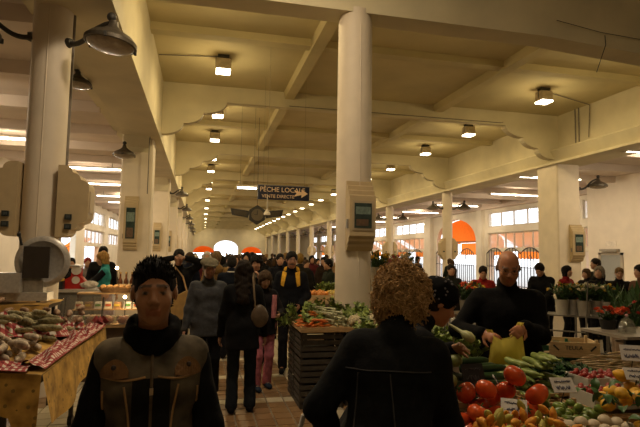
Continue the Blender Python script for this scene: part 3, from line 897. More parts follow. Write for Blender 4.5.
class Person: pass
def person(name, label, loc, rz, height=1.72, lean=(0, 0, 0), head=(0, 0, 0), hands=(None, None), skin=(.50, .28, .17), hair=('short', (.02, .016, .013)),
           top=((.02, .02, .022), .78), legs=((.018, .018, .022), None), shoes=(.015, .014, .013), res=.014, girth=1.0, group=None, step=.0,
           bald=False, stubble=0., moustache=False, eyes=False, shoulder=1.0, collar=True, sleeves=None, fingers=None, fold=.004, elbow=((.6, -.7, -.3), (-.6, -.7, -.3))):
    """lean: forward, sideways (to its right), twist; head: pitch up, yaw to its left, roll; hands: targets (right, left) in the body frame"""
    S = height/1.75
    root = empty(name, loc, label, 'person', group, rz)
    g = girth
    pel = A3(0, 0, .95)
    RT = np.array(Matrix.Rotation(math.radians(lean[2]), 3, 'Z') @ Matrix.Rotation(math.radians(lean[1]), 3, 'Y') @ Matrix.Rotation(math.radians(-lean[0]), 3, 'X'))
    def T(*v): return pel+RT@(A3(*v)-pel)
    sw = .165*shoulder
    J = dict(waist=T(0, .0, 1.07), chest=T(0, .0, 1.28), uc=T(0, -.01, 1.38), neck=T(0, -.02, 1.46))
    RH = RT@rot_e(head[0], head[1], head[2]) if True else None
    hc = T(0, -.02, 1.47)+RT@A3(0, .0, .0)+ (RT@rot_e(head[0]*.5, head[1]*.5, head[2]*.5))@A3(0, .045, .155)
    J['head'] = hc
    sh = [T(sw, -.015, 1.385), T(-sw, -.015, 1.385)]
    hands_t = []; elb = []
    for i, s in enumerate((1, -1)):
        tgt = hands[i]
        if tgt is None: tgt = (RT@(A3(s*.26*max(1, g*.98), .10, .86)-pel)+pel)
        else: tgt = A3(*tgt)/S
        e, w = ik(sh[i], tgt, .285, .265, RT@A3(*elbow[i]))
        elb.append(e); hands_t.append(w)
    hips = [A3(.095, 0, .93), A3(-.095, 0, .93)]
    feet = [A3(.105, -.02+step, .085), A3(-.105, -.02-step, .085)]
    knees = [ik(hips[i], feet[i], .435, .425, (0, 1, 0))[0] for i in range(2)]
    hw = (.145+.035*(g-1))*(.5+.5*shoulder); fx = A3(*(RT@A3(0, 1, 0)))
    def torso(B, e, hem=None):
        B.cap(T(-hw*.45, 0, .98), T(hw*.45, 0, .98), .118*g+e, .118*g+e, .05)
        B.cap(T(-hw*.38, .005, 1.12), T(hw*.38, .005, 1.12), .108*g+e, .108*g+e, .06)
        B.cap(T(-hw*.52, .0, 1.28), T(hw*.52, .0, 1.28), .112*(.6+.4*g)+e, .112*(.6+.4*g)+e, .06)
        B.cap(T(-sw*.80, -.012, 1.365), T(sw*.80, -.012, 1.365), .058+e, .058+e, .06)
        for s_ in (-1, 1): B.cap(T(s_*.02, -.022, 1.425), T(s_*sw*.9, -.015, 1.375), .046+e*.6, .046+e, .05)
    def arms(B, e, end=1.0):
        for i in range(2):
            B.cap(sh[i], elb[i], .056+e, .043+e, .04); w = elb[i]+(hands_t[i]-elb[i])*end
            B.cap(elb[i], w, .043+e, .031+e*.8, .03)
    def legsf(B, e, flare=0.):
        for i in range(2):
            B.cap(hips[i], knees[i], .088*(.5+.5*g)+e, .055+e, .04)
            B.cap(knees[i], feet[i], .055+e, .036+e+flare, .03)
        B.cap(T(-.07, 0, .95), T(.07, 0, .95), .115*g+e*.8, .115*g+e*.8, .05)
    # ---- body
    B = Body(); torso(B, -.012); arms(B, -.006); legsf(B, -.012)
    for i in range(2): B.cap(feet[i], feet[i]+A3(0, .13, -.045), .035, .028, .03)
    B.cap(T(0, -.02, 1.42), hc+RH@A3(0, -.025, -.07), .056, .053, .04)
    H = lambda x, y, z: hc+RH@A3(x, y, z)
    B.ell(H(0, -.012, .035), (.073, .092, .084), RH, .03)
    B.ell(H(0, .018, -.030), (.060, .072, .082), RH, .03)
    B.ell(H(0, .036, -.080), (.044, .046, .034), RH, .025)
    if res < .02:
        B.ell(H(0, .070, -.102), (.018, .014, .014), RH, .02)
        for s in (-1, 1):
            B.ell(H(s*.038, .058, -.034), (.024, .022, .026), RH, .02)
            B.ell(H(s*.078, -.012, -.006), (.009, .019, .031), RH, .008)
            B.ell(H(s*.031, .103, .002), (.017, .020, .012), RH, .010, cut=True)
            B.ell(H(s*.030, .0765, .000), (.0145, .012, .0095), RH, .003)
            B.ell(H(s*.028, .080, .0205), (.022, .011, .007), RH, .010)
        B.cap(H(0, .082, .012), H(0, .106, -.030), .0085, .0125, .012)
        for s in (-1, 1): B.ell(H(s*.0125, .094, -.036), (.0085, .011, .008), RH, .006)
        B.ell(H(0, .089, -.0625), (.023, .011, .0055), RH, .005); B.ell(H(0, .088, -.0735), (.020, .011, .0065), RH, .005)
        B.ell(H(0, .106, -.0675), (.020, .012, .0012), RH, .003, cut=True)
    # hands: palm, four fingers of unequal length, thumb from the side
    for i, s in enumerate((1, -1)):
        w = hands_t[i]; d = (w-elb[i]); d /= np.linalg.norm(d)
        fg = fingers[i] if fingers else None
        pn = A3(-s, 0, 0) if fg is None else A3(*fg[0])          # palm faces this way
        if fg is not None and len(fg) > 2: d = A3(*fg[2]); d /= np.linalg.norm(d)
        pn = pn-d*(pn@d); pn /= max(np.linalg.norm(pn), 1e-6); sd = np.cross(d, pn)   # across the palm
        if fg is None and sd[1] < 0: sd = -sd
        if fg is not None: sd = sd*(fg[3] if len(fg) > 3 else 1)
        B.cap(w+d*.015, w+d*.075, .027, .033, .02, (pn, .55))
        if res <= .016:
            curl = .6 if fg is None else fg[1]
            for q, (off, ln) in enumerate(((.030, .072), (.010, .080), (-.010, .075), (-.029, .058))):
                b0 = w+d*.085+sd*off
                a1 = curl*.55; a2 = curl*1.5
                d1 = d*math.cos(a1)+pn*math.sin(a1); d2 = d*math.cos(a2)+pn*math.sin(a2)
                m1 = b0+d1*ln*.52; m2 = m1+d2*ln*.48
                B.cap(b0, m1, .0095, .0088, .006); B.cap(m1, m2, .0088, .0075, .004)
            t0 = w+d*.03+sd*.028; t1 = t0+(d*.6+sd*.75+pn*.2)*.038; t2 = t1+(d*.85+sd*.25+pn*.45)*.032
            B.cap(t0, t1, .012, .0105, .010); B.cap(t1, t2, .0105, .0085, .004)
        else:
            B.cap(w+d*.07, w+d*.14+pn*.03, .028, .016, .02, (pn, .6))
    V, Q = B.surface(res)
    L = (V-hc)@RH
    cols = np.tile(np.array(skin), (len(V), 1))
    if res < .02:
        def blend(msk, c, a=1.): cols[msk] = cols[msk]*(1-a)+np.array(c)*a
        x, y, z = np.abs(L[:, 0]), L[:, 1], L[:, 2]
        hcol = hair[1]
        if hair[0] == 'fringe': blend((z > -.045) & (z < .075) & (y < .022+.3*(z-.0)*0) & (y > -.2), hcol, .55)
        if stubble: blend((z < -.045) & (y > -.0) & (z > -.14), np.array(skin)*.45, stubble)
        blend((x < .026) & (y > .07) & (z > -.082) & (z < -.056), (skin[0]*.85, skin[1]*.55, skin[2]*.55), .7)
        blend((x > .010) & (x < .052) & (y > .055) & (z > .017) & (z < .030), hcol, .8)
        if moustache: blend((x < .036-.0) & (y > .075) & (z > -.061) & (z < -.046), (.03, .02, .014), .95)
        if eyes:
            e = np.hypot(x-.030, z)
            ex = (x > .017) & (x < .043) & (np.abs(z) < .0062) & (y > .065)
            blend(ex, (.26, .20, .17), .7); blend(ex & (e < .0072), (.012, .008, .006), 1.)
    body = link('body', np_mesh('body', V*S, Q, SKIN, True, cols), root)
    # ---- clothes
    tc, hem = top
    o = RNG.random()*9
    Bj = Body(); torso(Bj, .012); 
    if hem < .9: 
        for s in (-1, 1): Bj.cap(T(s*.05, 0, .97), T(s*.06*g, 0, max(hem-.08, .45)), .122*g+.012, .135*g+.012, .05)
    if sleeves is None: arms(Bj, .016, .95)
    else:
        for i in range(2): Bj.cap(sh[i], sh[i]+(elb[i]-sh[i])*.05, .060, .056, .03)
    if collar: Bj.cap(T(0, -.022, 1.44), T(0, -.012, 1.50), .074, .068, .03)
    else: Bj.cap(T(0, -.02, 1.42), T(0, -.012, 1.46), .070, .062, .03)
    Vj, Qj = Bj.surface(res, fold, 22., clipz=hem, seed=o)
    jk = link('jacket', np_mesh('jacket', Vj*S, Qj, tc if isinstance(tc, bpy.types.Material) else cloth(tc)), root)
    if sleeves is not None:
        for i in range(2):
            Bs = Body(); Bs.cap(sh[i], elb[i], .064, .054, .04); Bs.cap(elb[i], elb[i]+(hands_t[i]-elb[i])*.97, .054, .040, .03)
            Vs, Qs = Bs.surface(res, .003, 24., seed=o+i); link('sleeve', np_mesh('sleeve', Vs*S, Qs, cloth(sleeves)), root)
    lc, skirt = legs
    Bl = Body()
    if skirt:
        Bl.cap(A3(0, 0, .97), A3(0, 0, skirt+.05), .15*g, .21, .04)
        Vl, Ql = Bl.surface(max(res, .012), .006, 25., clipz=skirt, seed=o)
        link('skirt', np_mesh('skirt', Vl*S, Ql, cloth(lc)), root)
    else:
        legsf(Bl, .012, .022)
        Vl, Ql = Bl.surface(max(res, .012), .003, 26., clipz=.055, seed=o)
        link('trousers', np_mesh('trousers', Vl*S, Ql, cloth(lc)), root)
    for i in range(2):
        Bf = Body(); f = feet[i]
        Bf.cap(f+A3(0, -.03, -.035), f+A3(0, .15, -.045), .046, .038, .03); Bf.cap(f, f+A3(0, .02, .03), .046, .05, .03)
        Vf, Qf = Bf.surface(max(res, .012), clipz=.0)
        link('shoe', np_mesh('shoe', Vf*S, Qf, cloth(shoes)), root)
    # ---- hair
    style, hcol = hair
    P = Person(); P.root = root; P.S = S; P.H = lambda x, y, z: Vector((hc+RH@A3(x, y, z))*S); P.T = lambda x, y, z: Vector(T(x, y, z)*S)
    P.RH = Matrix([list(r) for r in RH]); P.RT = Matrix([list(r) for r in RT]); P.hands = [Vector(h*S) for h in hands_t]; P.jacket = jk; P.elb = elb; P.jv = (Vj*S, Qj)
    Bh = Body()
    nz, ns = .003, 60.
    clipf = None
    def face_cut(z0=.06, w=.062):
        Bh.ell(H(0, .115, -.045), (w, .085, z0+.045), RH, .012, cut=True)
    if style in ('short', 'crop', 'spiky', 'grey'):
        t = {'short': .012, 'crop': .004, 'spiky': .005, 'grey': .012}[style]
        Bh.ell(H(0, -.014, .040), (.074+t, .093+t, .085+t), RH, .02)
        Bh.ell(H(0, -.045, -.01), (.070+t*.8, .062+t, .07), RH, .03)
        face_cut(.062 if style != 'crop' else .075, .066 if style != 'crop' else .074)
        for s in (-1, 1): Bh.ell(H(s*.082, .005, -.04), (.016, .035, .055), RH, .008, cut=True)
        if style == 'spiky':
            nz = .003
    elif style == 'long':
        Bh.ell(H(0, -.016, .038), (.090, .108, .097), RH, .03)
        Bh.cap(H(0, -.06, -.02), T(0, -.12, 1.30), .085, .075, .06, (RT@A3(0, 1, 0), .6))
        for s in (-1, 1): Bh.cap(H(s*.07, -.02, 0), T(s*.075, -.05, 1.36), .035, .04, .04)
        face_cut(.058, .058)
        nz, ns = .006, 40.
    elif style == 'bob':
        Bh.ell(H(0, -.016, .038), (.092, .108, .096), RH, .03)
        Bh.cap(H(0, -.05, 0), H(0, -.045, -.075), .088, .082, .04, (RH@A3(0, 1, 0), .8))
        for s in (-1, 1): Bh.cap(H(s*.072, .0, 0), H(s*.072, .005, -.075), .030, .028, .03)
        face_cut(.055, .060)
        nz, ns = .005, 45.
    elif style == 'curly':
        Bh.ell(H(0, -.022, .048), (.100, .116, .098), RH, .04)
        Bh.ell(H(0, -.045, -.035), (.098, .088, .085), RH, .05)
        face_cut(.05, .066)
        nz, ns = .010, 60.
    elif style == 'fringe':      # balding: ring of short hair
        Bh.ell(H(0, -.03, .0), (.078, .085, .052), RH, .02)
        Bh.ell(H(0, .10, 0), (.10, .09, .15), RH, .012, cut=True)
        Bh.ell(H(0, -.012, .11), (.09, .09, .065), RH, .015, cut=True)
        nz = .001
    if style != 'none':
        V, Q = Bh.surface(max(res*.8, .006), nz, ns, seed=o)
        if len(V): 
            P.hair = link('hair', np_mesh('hair', V*S, Q, hairm(hcol)), root); P.hv = (V*S, Q)
    return P
from mathutils.bvhtree import BVHTree
def bvh_of(VQ): return BVHTree.FromPolygons([tuple(v) for v in VQ[0]], [tuple(int(i) for i in q) for q in VQ[1]])
def strands(P, n, length, rad, curl=0., up=0., seed=1, keep=None, name='hair_strands', m=None):
    rg = random.Random(seed); V, Q = P.hv
    b = MB()
    nv = {}
    c0 = np.array(P.H(0, -.01, .0))
    for _ in range(n):
        v = V[rg.randrange(len(V))]
        if keep and not keep((P.RH.transposed() @ (Vector(v)-P.H(0, 0, 0)))): continue
        d = Vector(v-c0).normalized(); d = (d+Vector((rg.uniform(-.4, .4), rg.uniform(-.4, .4), rg.uniform(-.4, .4)+up))).normalized()
        L = length*rg.uniform(.6, 1.3); p = Vector(v)-d*.006
        if curl:
            u, w = frame_of(d); ph = rg.random()*6.3; pts = []
            turns = rg.uniform(.8, 1.6); sag = rg.uniform(-.3, .9)
            for k in range(9):
                t = k/8; a = ph+turns*2*pi*t
                pts.append(p+d*(L*t)+(u*(math.cos(a)-math.cos(ph))+w*(math.sin(a)-math.sin(ph)))*curl+Vector((0, 0, -sag*L*t*t)))
            b.tube(pts, [rad*(1-.5*k/8) for k in range(9)], 4)
        else:
            b.tube([p, p+d*L*.6, p+d*L+Vector((0, 0, .2*L*up))], [rad, rad*.7, rad*.1], 4)
    o = b.build(name, m or P.hair.data.materials[0], P.hair if False else P.root, True)
    o['kind'] = 'stuff'
    return o
# ================================================================== THE PEOPLE
def face(dx, dy): return math.atan2(-dx, dy)
TAN = cloth((.30, .19, .09)); BLACK = (.010, .010, .011)

# --- man in the worn vest, facing the camera
VEST = mat('worn_denim_vest', (.045, .040, .033), .9, .5, 9., .25, col2=(.105, .085, .058), spec=.1)
p1 = person('person', 'man with spiky black hair in a worn grey vest over black sleeves', (-.16, 1.97, 0), face(.10, -1), 1.675, shoulder=.90, head=(2, -2, 1), skin=(.40, .19, .095),
            hair=('spiky', (.008, .007, .007)), top=(VEST, .80), sleeves=BLACK, res=.0075, eyes=True, collar=False, stubble=.12, fold=.002, girth=.93)
def short_top(L): return L.z > .03 or L.y < -.04
strands(p1, 1500, .015, .003, up=.45, seed=3, keep=lambda L: L.z > .05 or L.y < -.03)
S = p1.S
# black scarf collar round the neck
B = Body()
for k in range(14):
    a = 2*pi*k/14
    if math.sin(a) > .99: continue
    B.ell(np.array(p1.T(.084*math.cos(a), -.014+.076*math.sin(a), 1.465-.022*math.sin(a))), (.020, .020, .044), k=.03)
V, Q = B.surface(.009, .004, 45.)
link('scarf', np_mesh('scarf', V, Q, cloth((.008, .008, .009), 'black_scarf')), p1.root)
tree = bvh_of(p1.jv)
def on_front(x, z, off=.003, front=1):
    h = tree.ray_cast(Vector((x, front*1.0, z)), Vector((0, -front, 0)))
    return (h[0]+h[1]*off) if h[0] is not None else None
def seam(P, pts, r, name, m, off=.002):
    pp = [on_front(x, z, off) for x, z in pts]; pp = [q for q in pp if q is not None]
    return MB().tube(pp, r, 6).build(name, m, P.root, True)
b = MB()
for i in range(8):
    for j in range(22):
        q = [on_front((-.062+.0155*(i+di)), .83+.02*(j+dj), .0025) for di, dj in ((0, 0), (1, 0), (1, 1), (0, 1))]
        if all(v is not None for v in q): b.quad(*q)
b.build('front_panel', cloth((.018, .017, .015), 'dark_front_panel'), p1.root, True)
STITCH = mat('tan_piping', (.34, .20, .08), .8, .2, 40)
ZIP = mat('brass_zip', (.10, .07, .04), .5, .3, 40, 0, .3)
seam(p1, [(0, .84+.02*k) for k in range(26)], .006, 'zip', ZIP)
zp = on_front(0, 1.23, .008)
MB().box(zp, (.012, .008, .022)).build('zip_pull', mat('zip_pull_tan', (.45, .32, .18), .4), p1.root)
for s in (-1, 1):
    seam(p1, [(s*(.080-.022*math.sin(k/20*pi)+.012*(k/20)), .83+.022*k) for k in range(20)], .004, 'piping', STITCH)
    seam(p1, [(s*(.150+.006*math.sin(k/8)), 1.05+.02*k) for k in range(10)], .004, 'piping', STITCH)
    seam(p1, [(s*(.02+.0075*k), 1.275-.008*math.sin(k/18*pi)) for k in range(20)], .004, 'piping', STITCH)
    # tan pocket flap
    b = MB()
    n = 10; top = []; bot = []
    for k in range(n+1):
        u = k/n; x = s*(.075+.085*u)
        top.append(on_front(x, 1.295+.035*math.sin(pi*u)**.7, .007)); bot.append(on_front(x, 1.275-.004*math.sin(pi*u), .007))
    for k in range(n):
        if None in (top[k], top[k+1], bot[k], bot[k+1]): continue
        b.quad(bot[k], bot[k+1], top[k+1], top[k])
    f = solid(b.build('pocket_flap', mat('tan_suede', (.17, .085, .03), .9, .25, 30, .3), p1.root), .006)
    q = on_front(s*.12, 1.305, .011)
    MB().sphere(q, (.009, .005, .009), 10, 6).build('snap_button', mat('snap_dark', (.06, .05, .05), .4, .1, 9, 0, .6), p1.root, True)
    # ear stud side sideburns stay with the hair

# --- curly-haired shopper seen from behind
p2 = person('person', 'curly brown-haired shopper in a black jacket, back turned, bending to the stall', (.675, 1.82, 0), face(.42, 1), 1.71, lean=(24, 5, 0), head=(-4, -14, 2),
            skin=(.42, .22, .13), hair=('curly', (.42, .265, .12)), top=((.012, .013, .015), .74), res=.010, girth=.93, shoulder=.90, hands=((.08, .38, 1.04), (-.20, .20, .90)), fold=.004)
strands(p2, 1700, .026, .004, curl=.012, seed=5, keep=lambda L: not (L.y > .07 and L.z < .03 and abs(L.x) < .06))
tree2 = bvh_of(p2.jv)
JSEAM = mat('jacket_topstitch', (.030, .030, .032), .8, .2, 30)
def on_dir(tree, o, d, off=.002):
    h = tree.ray_cast(Vector(o), Vector(d)); return h[0]+h[1]*off if h[0] is not None else None
def back_seam(tree, pts, root, m, r=.003):
    pp = [on_dir(tree, (x, -1, z), (0, 1, 0)) for x, z in pts]; pp = [q for q in pp if q is not None]
    return MB().tube(pp, r, 5).build('seam', m, root, True)
back_seam(tree2, [(-.15+.02*k, 1.27) for k in range(17)], p2.root, JSEAM)
back_seam(tree2, [(.02+.003*k, 1.26-.025*k) for k in range(19)], p2.root, JSEAM)
back_seam(tree2, [(-.10-.001*k, 1.26-.025*k) for k in range(19)], p2.root, JSEAM)

# --- shopper in profile with a spotted dark scarf over the hair
hl3 = (Matrix.Translation((.93, 2.60, 0)) @ Matrix.Rotation(face(1, -.12), 4, 'Z')).inverted() @ atD(453, 349, 2.95)
p3 = person('person', 'shopper in profile with a spotted black headscarf leaning over the vegetables', (.93, 2.60, 0), face(1, -.12), 1.66, lean=(29, 0, 0), head=(3, 0, 0),
            skin=(.42, .20, .105), hair=('short', (.02, .014, .01)), top=((.012, .012, .014), .8), res=.011, eyes=True, hands=((.12, .22, 1.12), tuple(hl3)))
B = Body(); 
Hn = lambda x, y, z: np.array(p3.H(x, y, z))
Rn = np.array(p3.RH)
B.ell(Hn(0, -.018, .050), (.094, .113, .090), Rn, .02); B.ell(Hn(0, -.10, .0), (.05, .05, .05), Rn, .04); B.ell(Hn(0, .13, -.06), (.09, .10, .115), Rn, .01, cut=True)
V, Q = B.surface(.009, .003, 50.)
hs = link('headscarf', np_mesh('headscarf', V, Q, cloth((.008, .008, .010), 'black_headscarf')), p3.root)
b = MB(); rg = random.Random(4)
tr3 = bvh_of((V, Q))
for k in range(34):
    d = Vector((rg.uniform(-1, 1), rg.uniform(-1, 1), rg.uniform(-.2, 1))).normalized()
    c = p3.H(0, -.018, .045); h = tr3.ray_cast(c+d*.3, -d)
    if h[0] is not None: b.sphere(h[0], .006, 6, 4)
o = b.build('spots', mat('scarf_spots', (.16, .15, .17), .6), hs); o['kind'] = 'stuff'

# --- the stallholder with glasses and a plastic bag
VX, VY = 2.20, 3.38
bagR = Vector(atD(489, 334, 3.62)); bagL = Vector(atD(521, 327, 3.62))
vrz = face(-VX*.55, -VY)
Mi = (Matrix.Translation((VX, VY, 0)) @ Matrix.Rotation(vrz, 4, 'Z')).inverted()
hr = Mi @ bagR; hl = Mi @ bagL
p4 = person('person', 'stocky balding stallholder with glasses in a black pullover opening a plastic bag', (VX, VY, 0), vrz, 1.765, head=(-14, -6, 0), lean=(3, 0, 0),
            skin=(.44, .19, .095), hair=('fringe', (.07, .055, .043)), top=((.008, .008, .009), .92), res=.0095, girth=1.34, shoulder=1.2, eyes=True, stubble=.35,
            hands=(tuple(hr+Vector((.03, -.05, .0))), tuple(hl+Vector((-.03, -.05, .0)))), fingers=((( -.7, .5, -.4), .9, (-.5, .75, -.2), -1), ((.7, .5, -.4), .9, (.5, .75, -.2), 1)), fold=.004)
b = MB()
for s in (-1, 1):
    b.tube([p4.H(s*.031+.021*math.cos(t), .108-.004*abs(math.cos(t)), .0+.015*math.sin(t)) for t in [2*pi*k/16 for k in range(17)]], .0016, 5)
    b.tube([p4.H(s*.052, .104, .004), p4.H(s*.077, .06, .006), p4.H(s*.082, -.01, .004)], .0015, 5)
b.tube([p4.H(-.010, .110, .004), p4.H(.010, .110, .004)], .0016, 5)
gl = b.build('glasses', mat('thin_glasses', (.05, .04, .03), .3, .1, 9, 0, .7), p4.root, True)

# --- woman in black seen from behind with a shoulder bag
p5 = person('person', 'woman with long dark hair in a black coat seen from behind', (.47, 5.70, 0), face(.1, 1), 1.63, skin=(.4, .22, .14), hair=('long', (.016, .011, .008)),
            top=((.010, .010, .011), .72), legs=((.018, .022, .028), None), res=.014, shoulder=.95, step=.03)
bag = empty('handbag', (.47+.17, 5.60, .93), 'brown leather shoulder bag on the strap of the woman in black', 'bag')
b = MB(); b.sphere((0, 0, .10), (.10, .045, .125), 14, 10, fn=lambda p, t, ph: Vector((p.x*(1-.25*max(0, p.z)/.125), p.y, p.z))); b.build('pouch', mat('bag_leather', (.09, .06, .035), .5, .3, 20, .2), bag, True)
MB().tube([(-.05, -.0, .2), (-.065, -.02, .35), (-.075, .03, .5), (-.07, .10, .555), (-.05, .17, .5), (-.01, .19, .3), (.02, .06, .2)], .011, 6).build('strap', mat('strap_tan', (.20, .14, .08), .6), bag, True)
# --- man with the flat cap
QUILT = mat('grey_quilted_jacket', (.040, .041, .045), .8, .25, 22., .35, spec=.3)
p6 = person('person', 'man in a flat cap and grey quilted jacket walking towards the stalls', (.10, 6.30, 0), face(.05, -1), 1.64, head=(-10, 8, 0), skin=(.30, .135, .08), hair=('grey', (.10, .085, .07)),
            top=(QUILT, .78), res=.013, stubble=.5, girth=1.1, step=.05, legs=((.012, .012, .014), None))
def cap_on(P, m, brim=True, name='flat_cap'):
    B = Body(); R_ = np.array(P.RH); Hn = lambda x, y, z: np.array(P.H(x, y, z))
    B.ell(Hn(0, -.01, .085), (.094, .115, .048), R_, .03); B.ell(Hn(0, -.014, .07), (.090, .108, .035), R_, .03)
    if brim: B.ell(Hn(0, .095, .058), (.062, .062, .010), R_, .02)
    V, Q = B.surface(.011, .001, 40.); return link(name, np_mesh(name, V, Q, m), P.root)
cap_on(p6, cloth((.15, .13, .085), 'cap_tweed'))
# --- man with the moustache, black jacket with a yellow lining
p7 = person('person', 'man with a moustache in a black jacket with yellow collar panels', (1.30, 7.42, 0), face(-.25, -1), 1.74, head=(-2, 12, 0), skin=(.34, .16, .09), hair=('short', (.010, .009, .008)),
            top=((.012, .013, .018), .76), res=.013, moustache=True, eyes=True, girth=1.08, hands=(None, (-.14, .24, .98)))
YEL = cloth((.62, .34, .035), 'yellow_lining')
tr7 = bvh_of(p7.jv)
for s in (-1, 1):
    b = MB(); n = 8
    for k in range(n):
        def pt(u, w):
            x = s*(.050+.045*u+w*(.075-.035*u)); z = 1.49-.25*u+.02*w
            return on_dir(tr7, (x, 1, z), (0, -1, 0), .008)
        q = [pt(k/n, 0), pt(k/n, 1), pt((k+1)/n, 1), pt((k+1)/n, 0)]
        if all(v is not None for v in q): b.quad(*q)
    solid(b.build('lapel', YEL, p7.root), .012)
B = Body()
for k in range(9):
    a = pi*(.0+k/8); B.ell(np.array(p7.T(.085*math.cos(a), -.03-.055*math.sin(a), 1.475)), (.03, .028, .045), k=.03)
V, Q = B.surface(.012); link('hood', np_mesh('hood', V, Q, YEL), p7.root)
# --- girl in pink trousers, companion taking a picture
p8 = person('person', 'girl with brown hair and pink trousers looking down beside the aisle', (.80, 6.58, 0), face(.25, -1), 1.50, head=(-28, -6, 0), skin=(.40, .22, .14), hair=('bob', (.06, .036, .02)),
            top=((.016, .014, .016), .80), legs=((.40, .13, .16), None), shoes=(.02, .03, .05), res=.013, shoulder=.9, step=.06, hands=(None, (-.1, .28, .95)))
b = MB(); b.tube([p8.T(-.13, .12, 1.38), p8.T(-.11, .15, 1.2), p8.T(-.10, .16, 1.05)], [.03, .035, .03], 8); b.build('scarf', cloth((.42, .16, .17), 'pink_scarf'), p8.root, True)
p9 = person('person', 'dark-haired person lifting a small camera in both hands', (.86, 8.05, 0), face(-.25, -1), 1.68, head=(-12, 0, 0), skin=(.42, .22, .13), hair=('curly', (.012, .010, .009)),
            top=((.010, .010, .012), .70), res=.014, hands=((.07, .30, 1.33), (-.07, .30, 1.33)), fingers=(((-1, .3, 0), .8, (0, .5, .7), 1), ((1, .3, 0), .8, (0, .5, .7), -1)))
cm = empty('camera', tuple(p9.root.matrix_basis @ ((p9.hands[0]+p9.hands[1])/2+Vector((0, .05, .05)))), 'small compact camera held up in two hands amid the crowd', 'camera', rz=p9.root.rotation_euler.z)
MB().box((0, 0, 0), (.095, .025, .06)).build('body', mat('camera_silver', (.3, .29, .28), .35, .1, 9, 0, .5), cm)
MB().cone((0, .012, 0), (0, .035, 0), .022, .019, 14).build('lens', SOCK, cm)
# --- people further up the aisle
p10 = person('person', 'person in a tan hooded coat seen from behind in the aisle', tuple(Vector((*atD(217, 255, 9.4).xy, 0))), face(.1, 1), 1.74, hair=('short', (.16, .10, .045)), top=((.20, .12, .045), .6), res=.018, girth=1.15)
B = Body(); B.ell(np.array(p10.T(0, -.11, 1.43)), (.13, .075, .09)); V, Q = B.surface(.018); link('hood', np_mesh('hood', V, Q, cloth((.20, .12, .045))), p10.root)
p11 = person('person', 'person in a dark blue coat with a pale scarf seen from behind', tuple(Vector((*atD(232, 255, 8.6).xy, 0))), face(0, 1), 1.66, hair=('short', (.02, .018, .016)), top=((.014, .018, .030), .7), res=.018)
B = Body(); B.ell(np.array(p11.T(0, -.015, 1.475)), (.085, .085, .02)); V, Q = B.surface(.016); link('scarf', np_mesh('scarf', V, Q, cloth((.5, .46, .40), 'pale_scarf')), p11.root)
p12 = person('person', 'man in a black coat holding both hands up before his face', tuple(Vector((*atD(179, 255, 8.3).xy, 0))), face(.1, -1), 1.75, hair=('short', (.012, .010, .009)), top=((.009, .009, .010), .7), res=.016, girth=1.15,
             skin=(.32, .16, .09), hands=((.09, .16, 1.62), (-.09, .16, 1.62)), elbow=((1, -.1, -.2), (-1, -.1, -.2)))
o = empty('shopping_bag', tuple(Vector((*atD(183, 300, 7.95).xy, .72))), 'tan paper shopping bag carried low behind the man in the cap', 'bag')
MB().prism([(-.16, 0), (.14, 0), (.19, .34), (.05, .42), (-.18, .30)], 'y', -.06, .06).build('bag_body', mat('tan_paper_bag', (.30, .18, .055), .7, .2, 12, .2), o)
MB().tube([(-.08, .0, .34), (-.12, .06, .60), (-.14, .25, .76), (-.02, .16, .62), (.06, .0, .38)], .012, 6).build('handle', STITCH, o, True)
# teal woman at the cheese counter and her neighbour
p13 = person('person', 'woman with fair hair in a teal top with black sleeves at the far counter', tuple(Vector((*atD(105, 255, 10.0).xy, 0))), face(-1, -.15), 1.70, hair=('bob', (.30, .17, .05)), top=((.04, .25, .24), 1.0),
             sleeves=(.012, .012, .014), legs=((.32, .24, .24), .45), res=.016, head=(-15, 0, 0), hands=((.16, .42, 1.1), (-.16, .42, 1.1)))
person('person', 'dark-haired man in black standing behind the woman in the teal top', tuple(Vector((*atD(103, 255, 10.9).xy, 0))), face(.3, -1), 1.80, hair=('short', (.01, .009, .008)), top=((.012, .011, .011), .75), res=.02)
for px, D, lab, tc, hc, h in ((72, 12.2, 'shopper with dark hair in black bending over the far counter', (.015, .013, .013), (.012, .01, .009), 1.55),
                              (88, 12.6, 'shopper in a grey coat and red cap at the far counter', (.16, .13, .11), (.25, .03, .02), 1.56)):
    person('person', lab, tuple(Vector((*atD(px, 255, D).xy, 0))), face(.3, -1), h, hair=('short', hc), top=(tc, .75), res=.022)
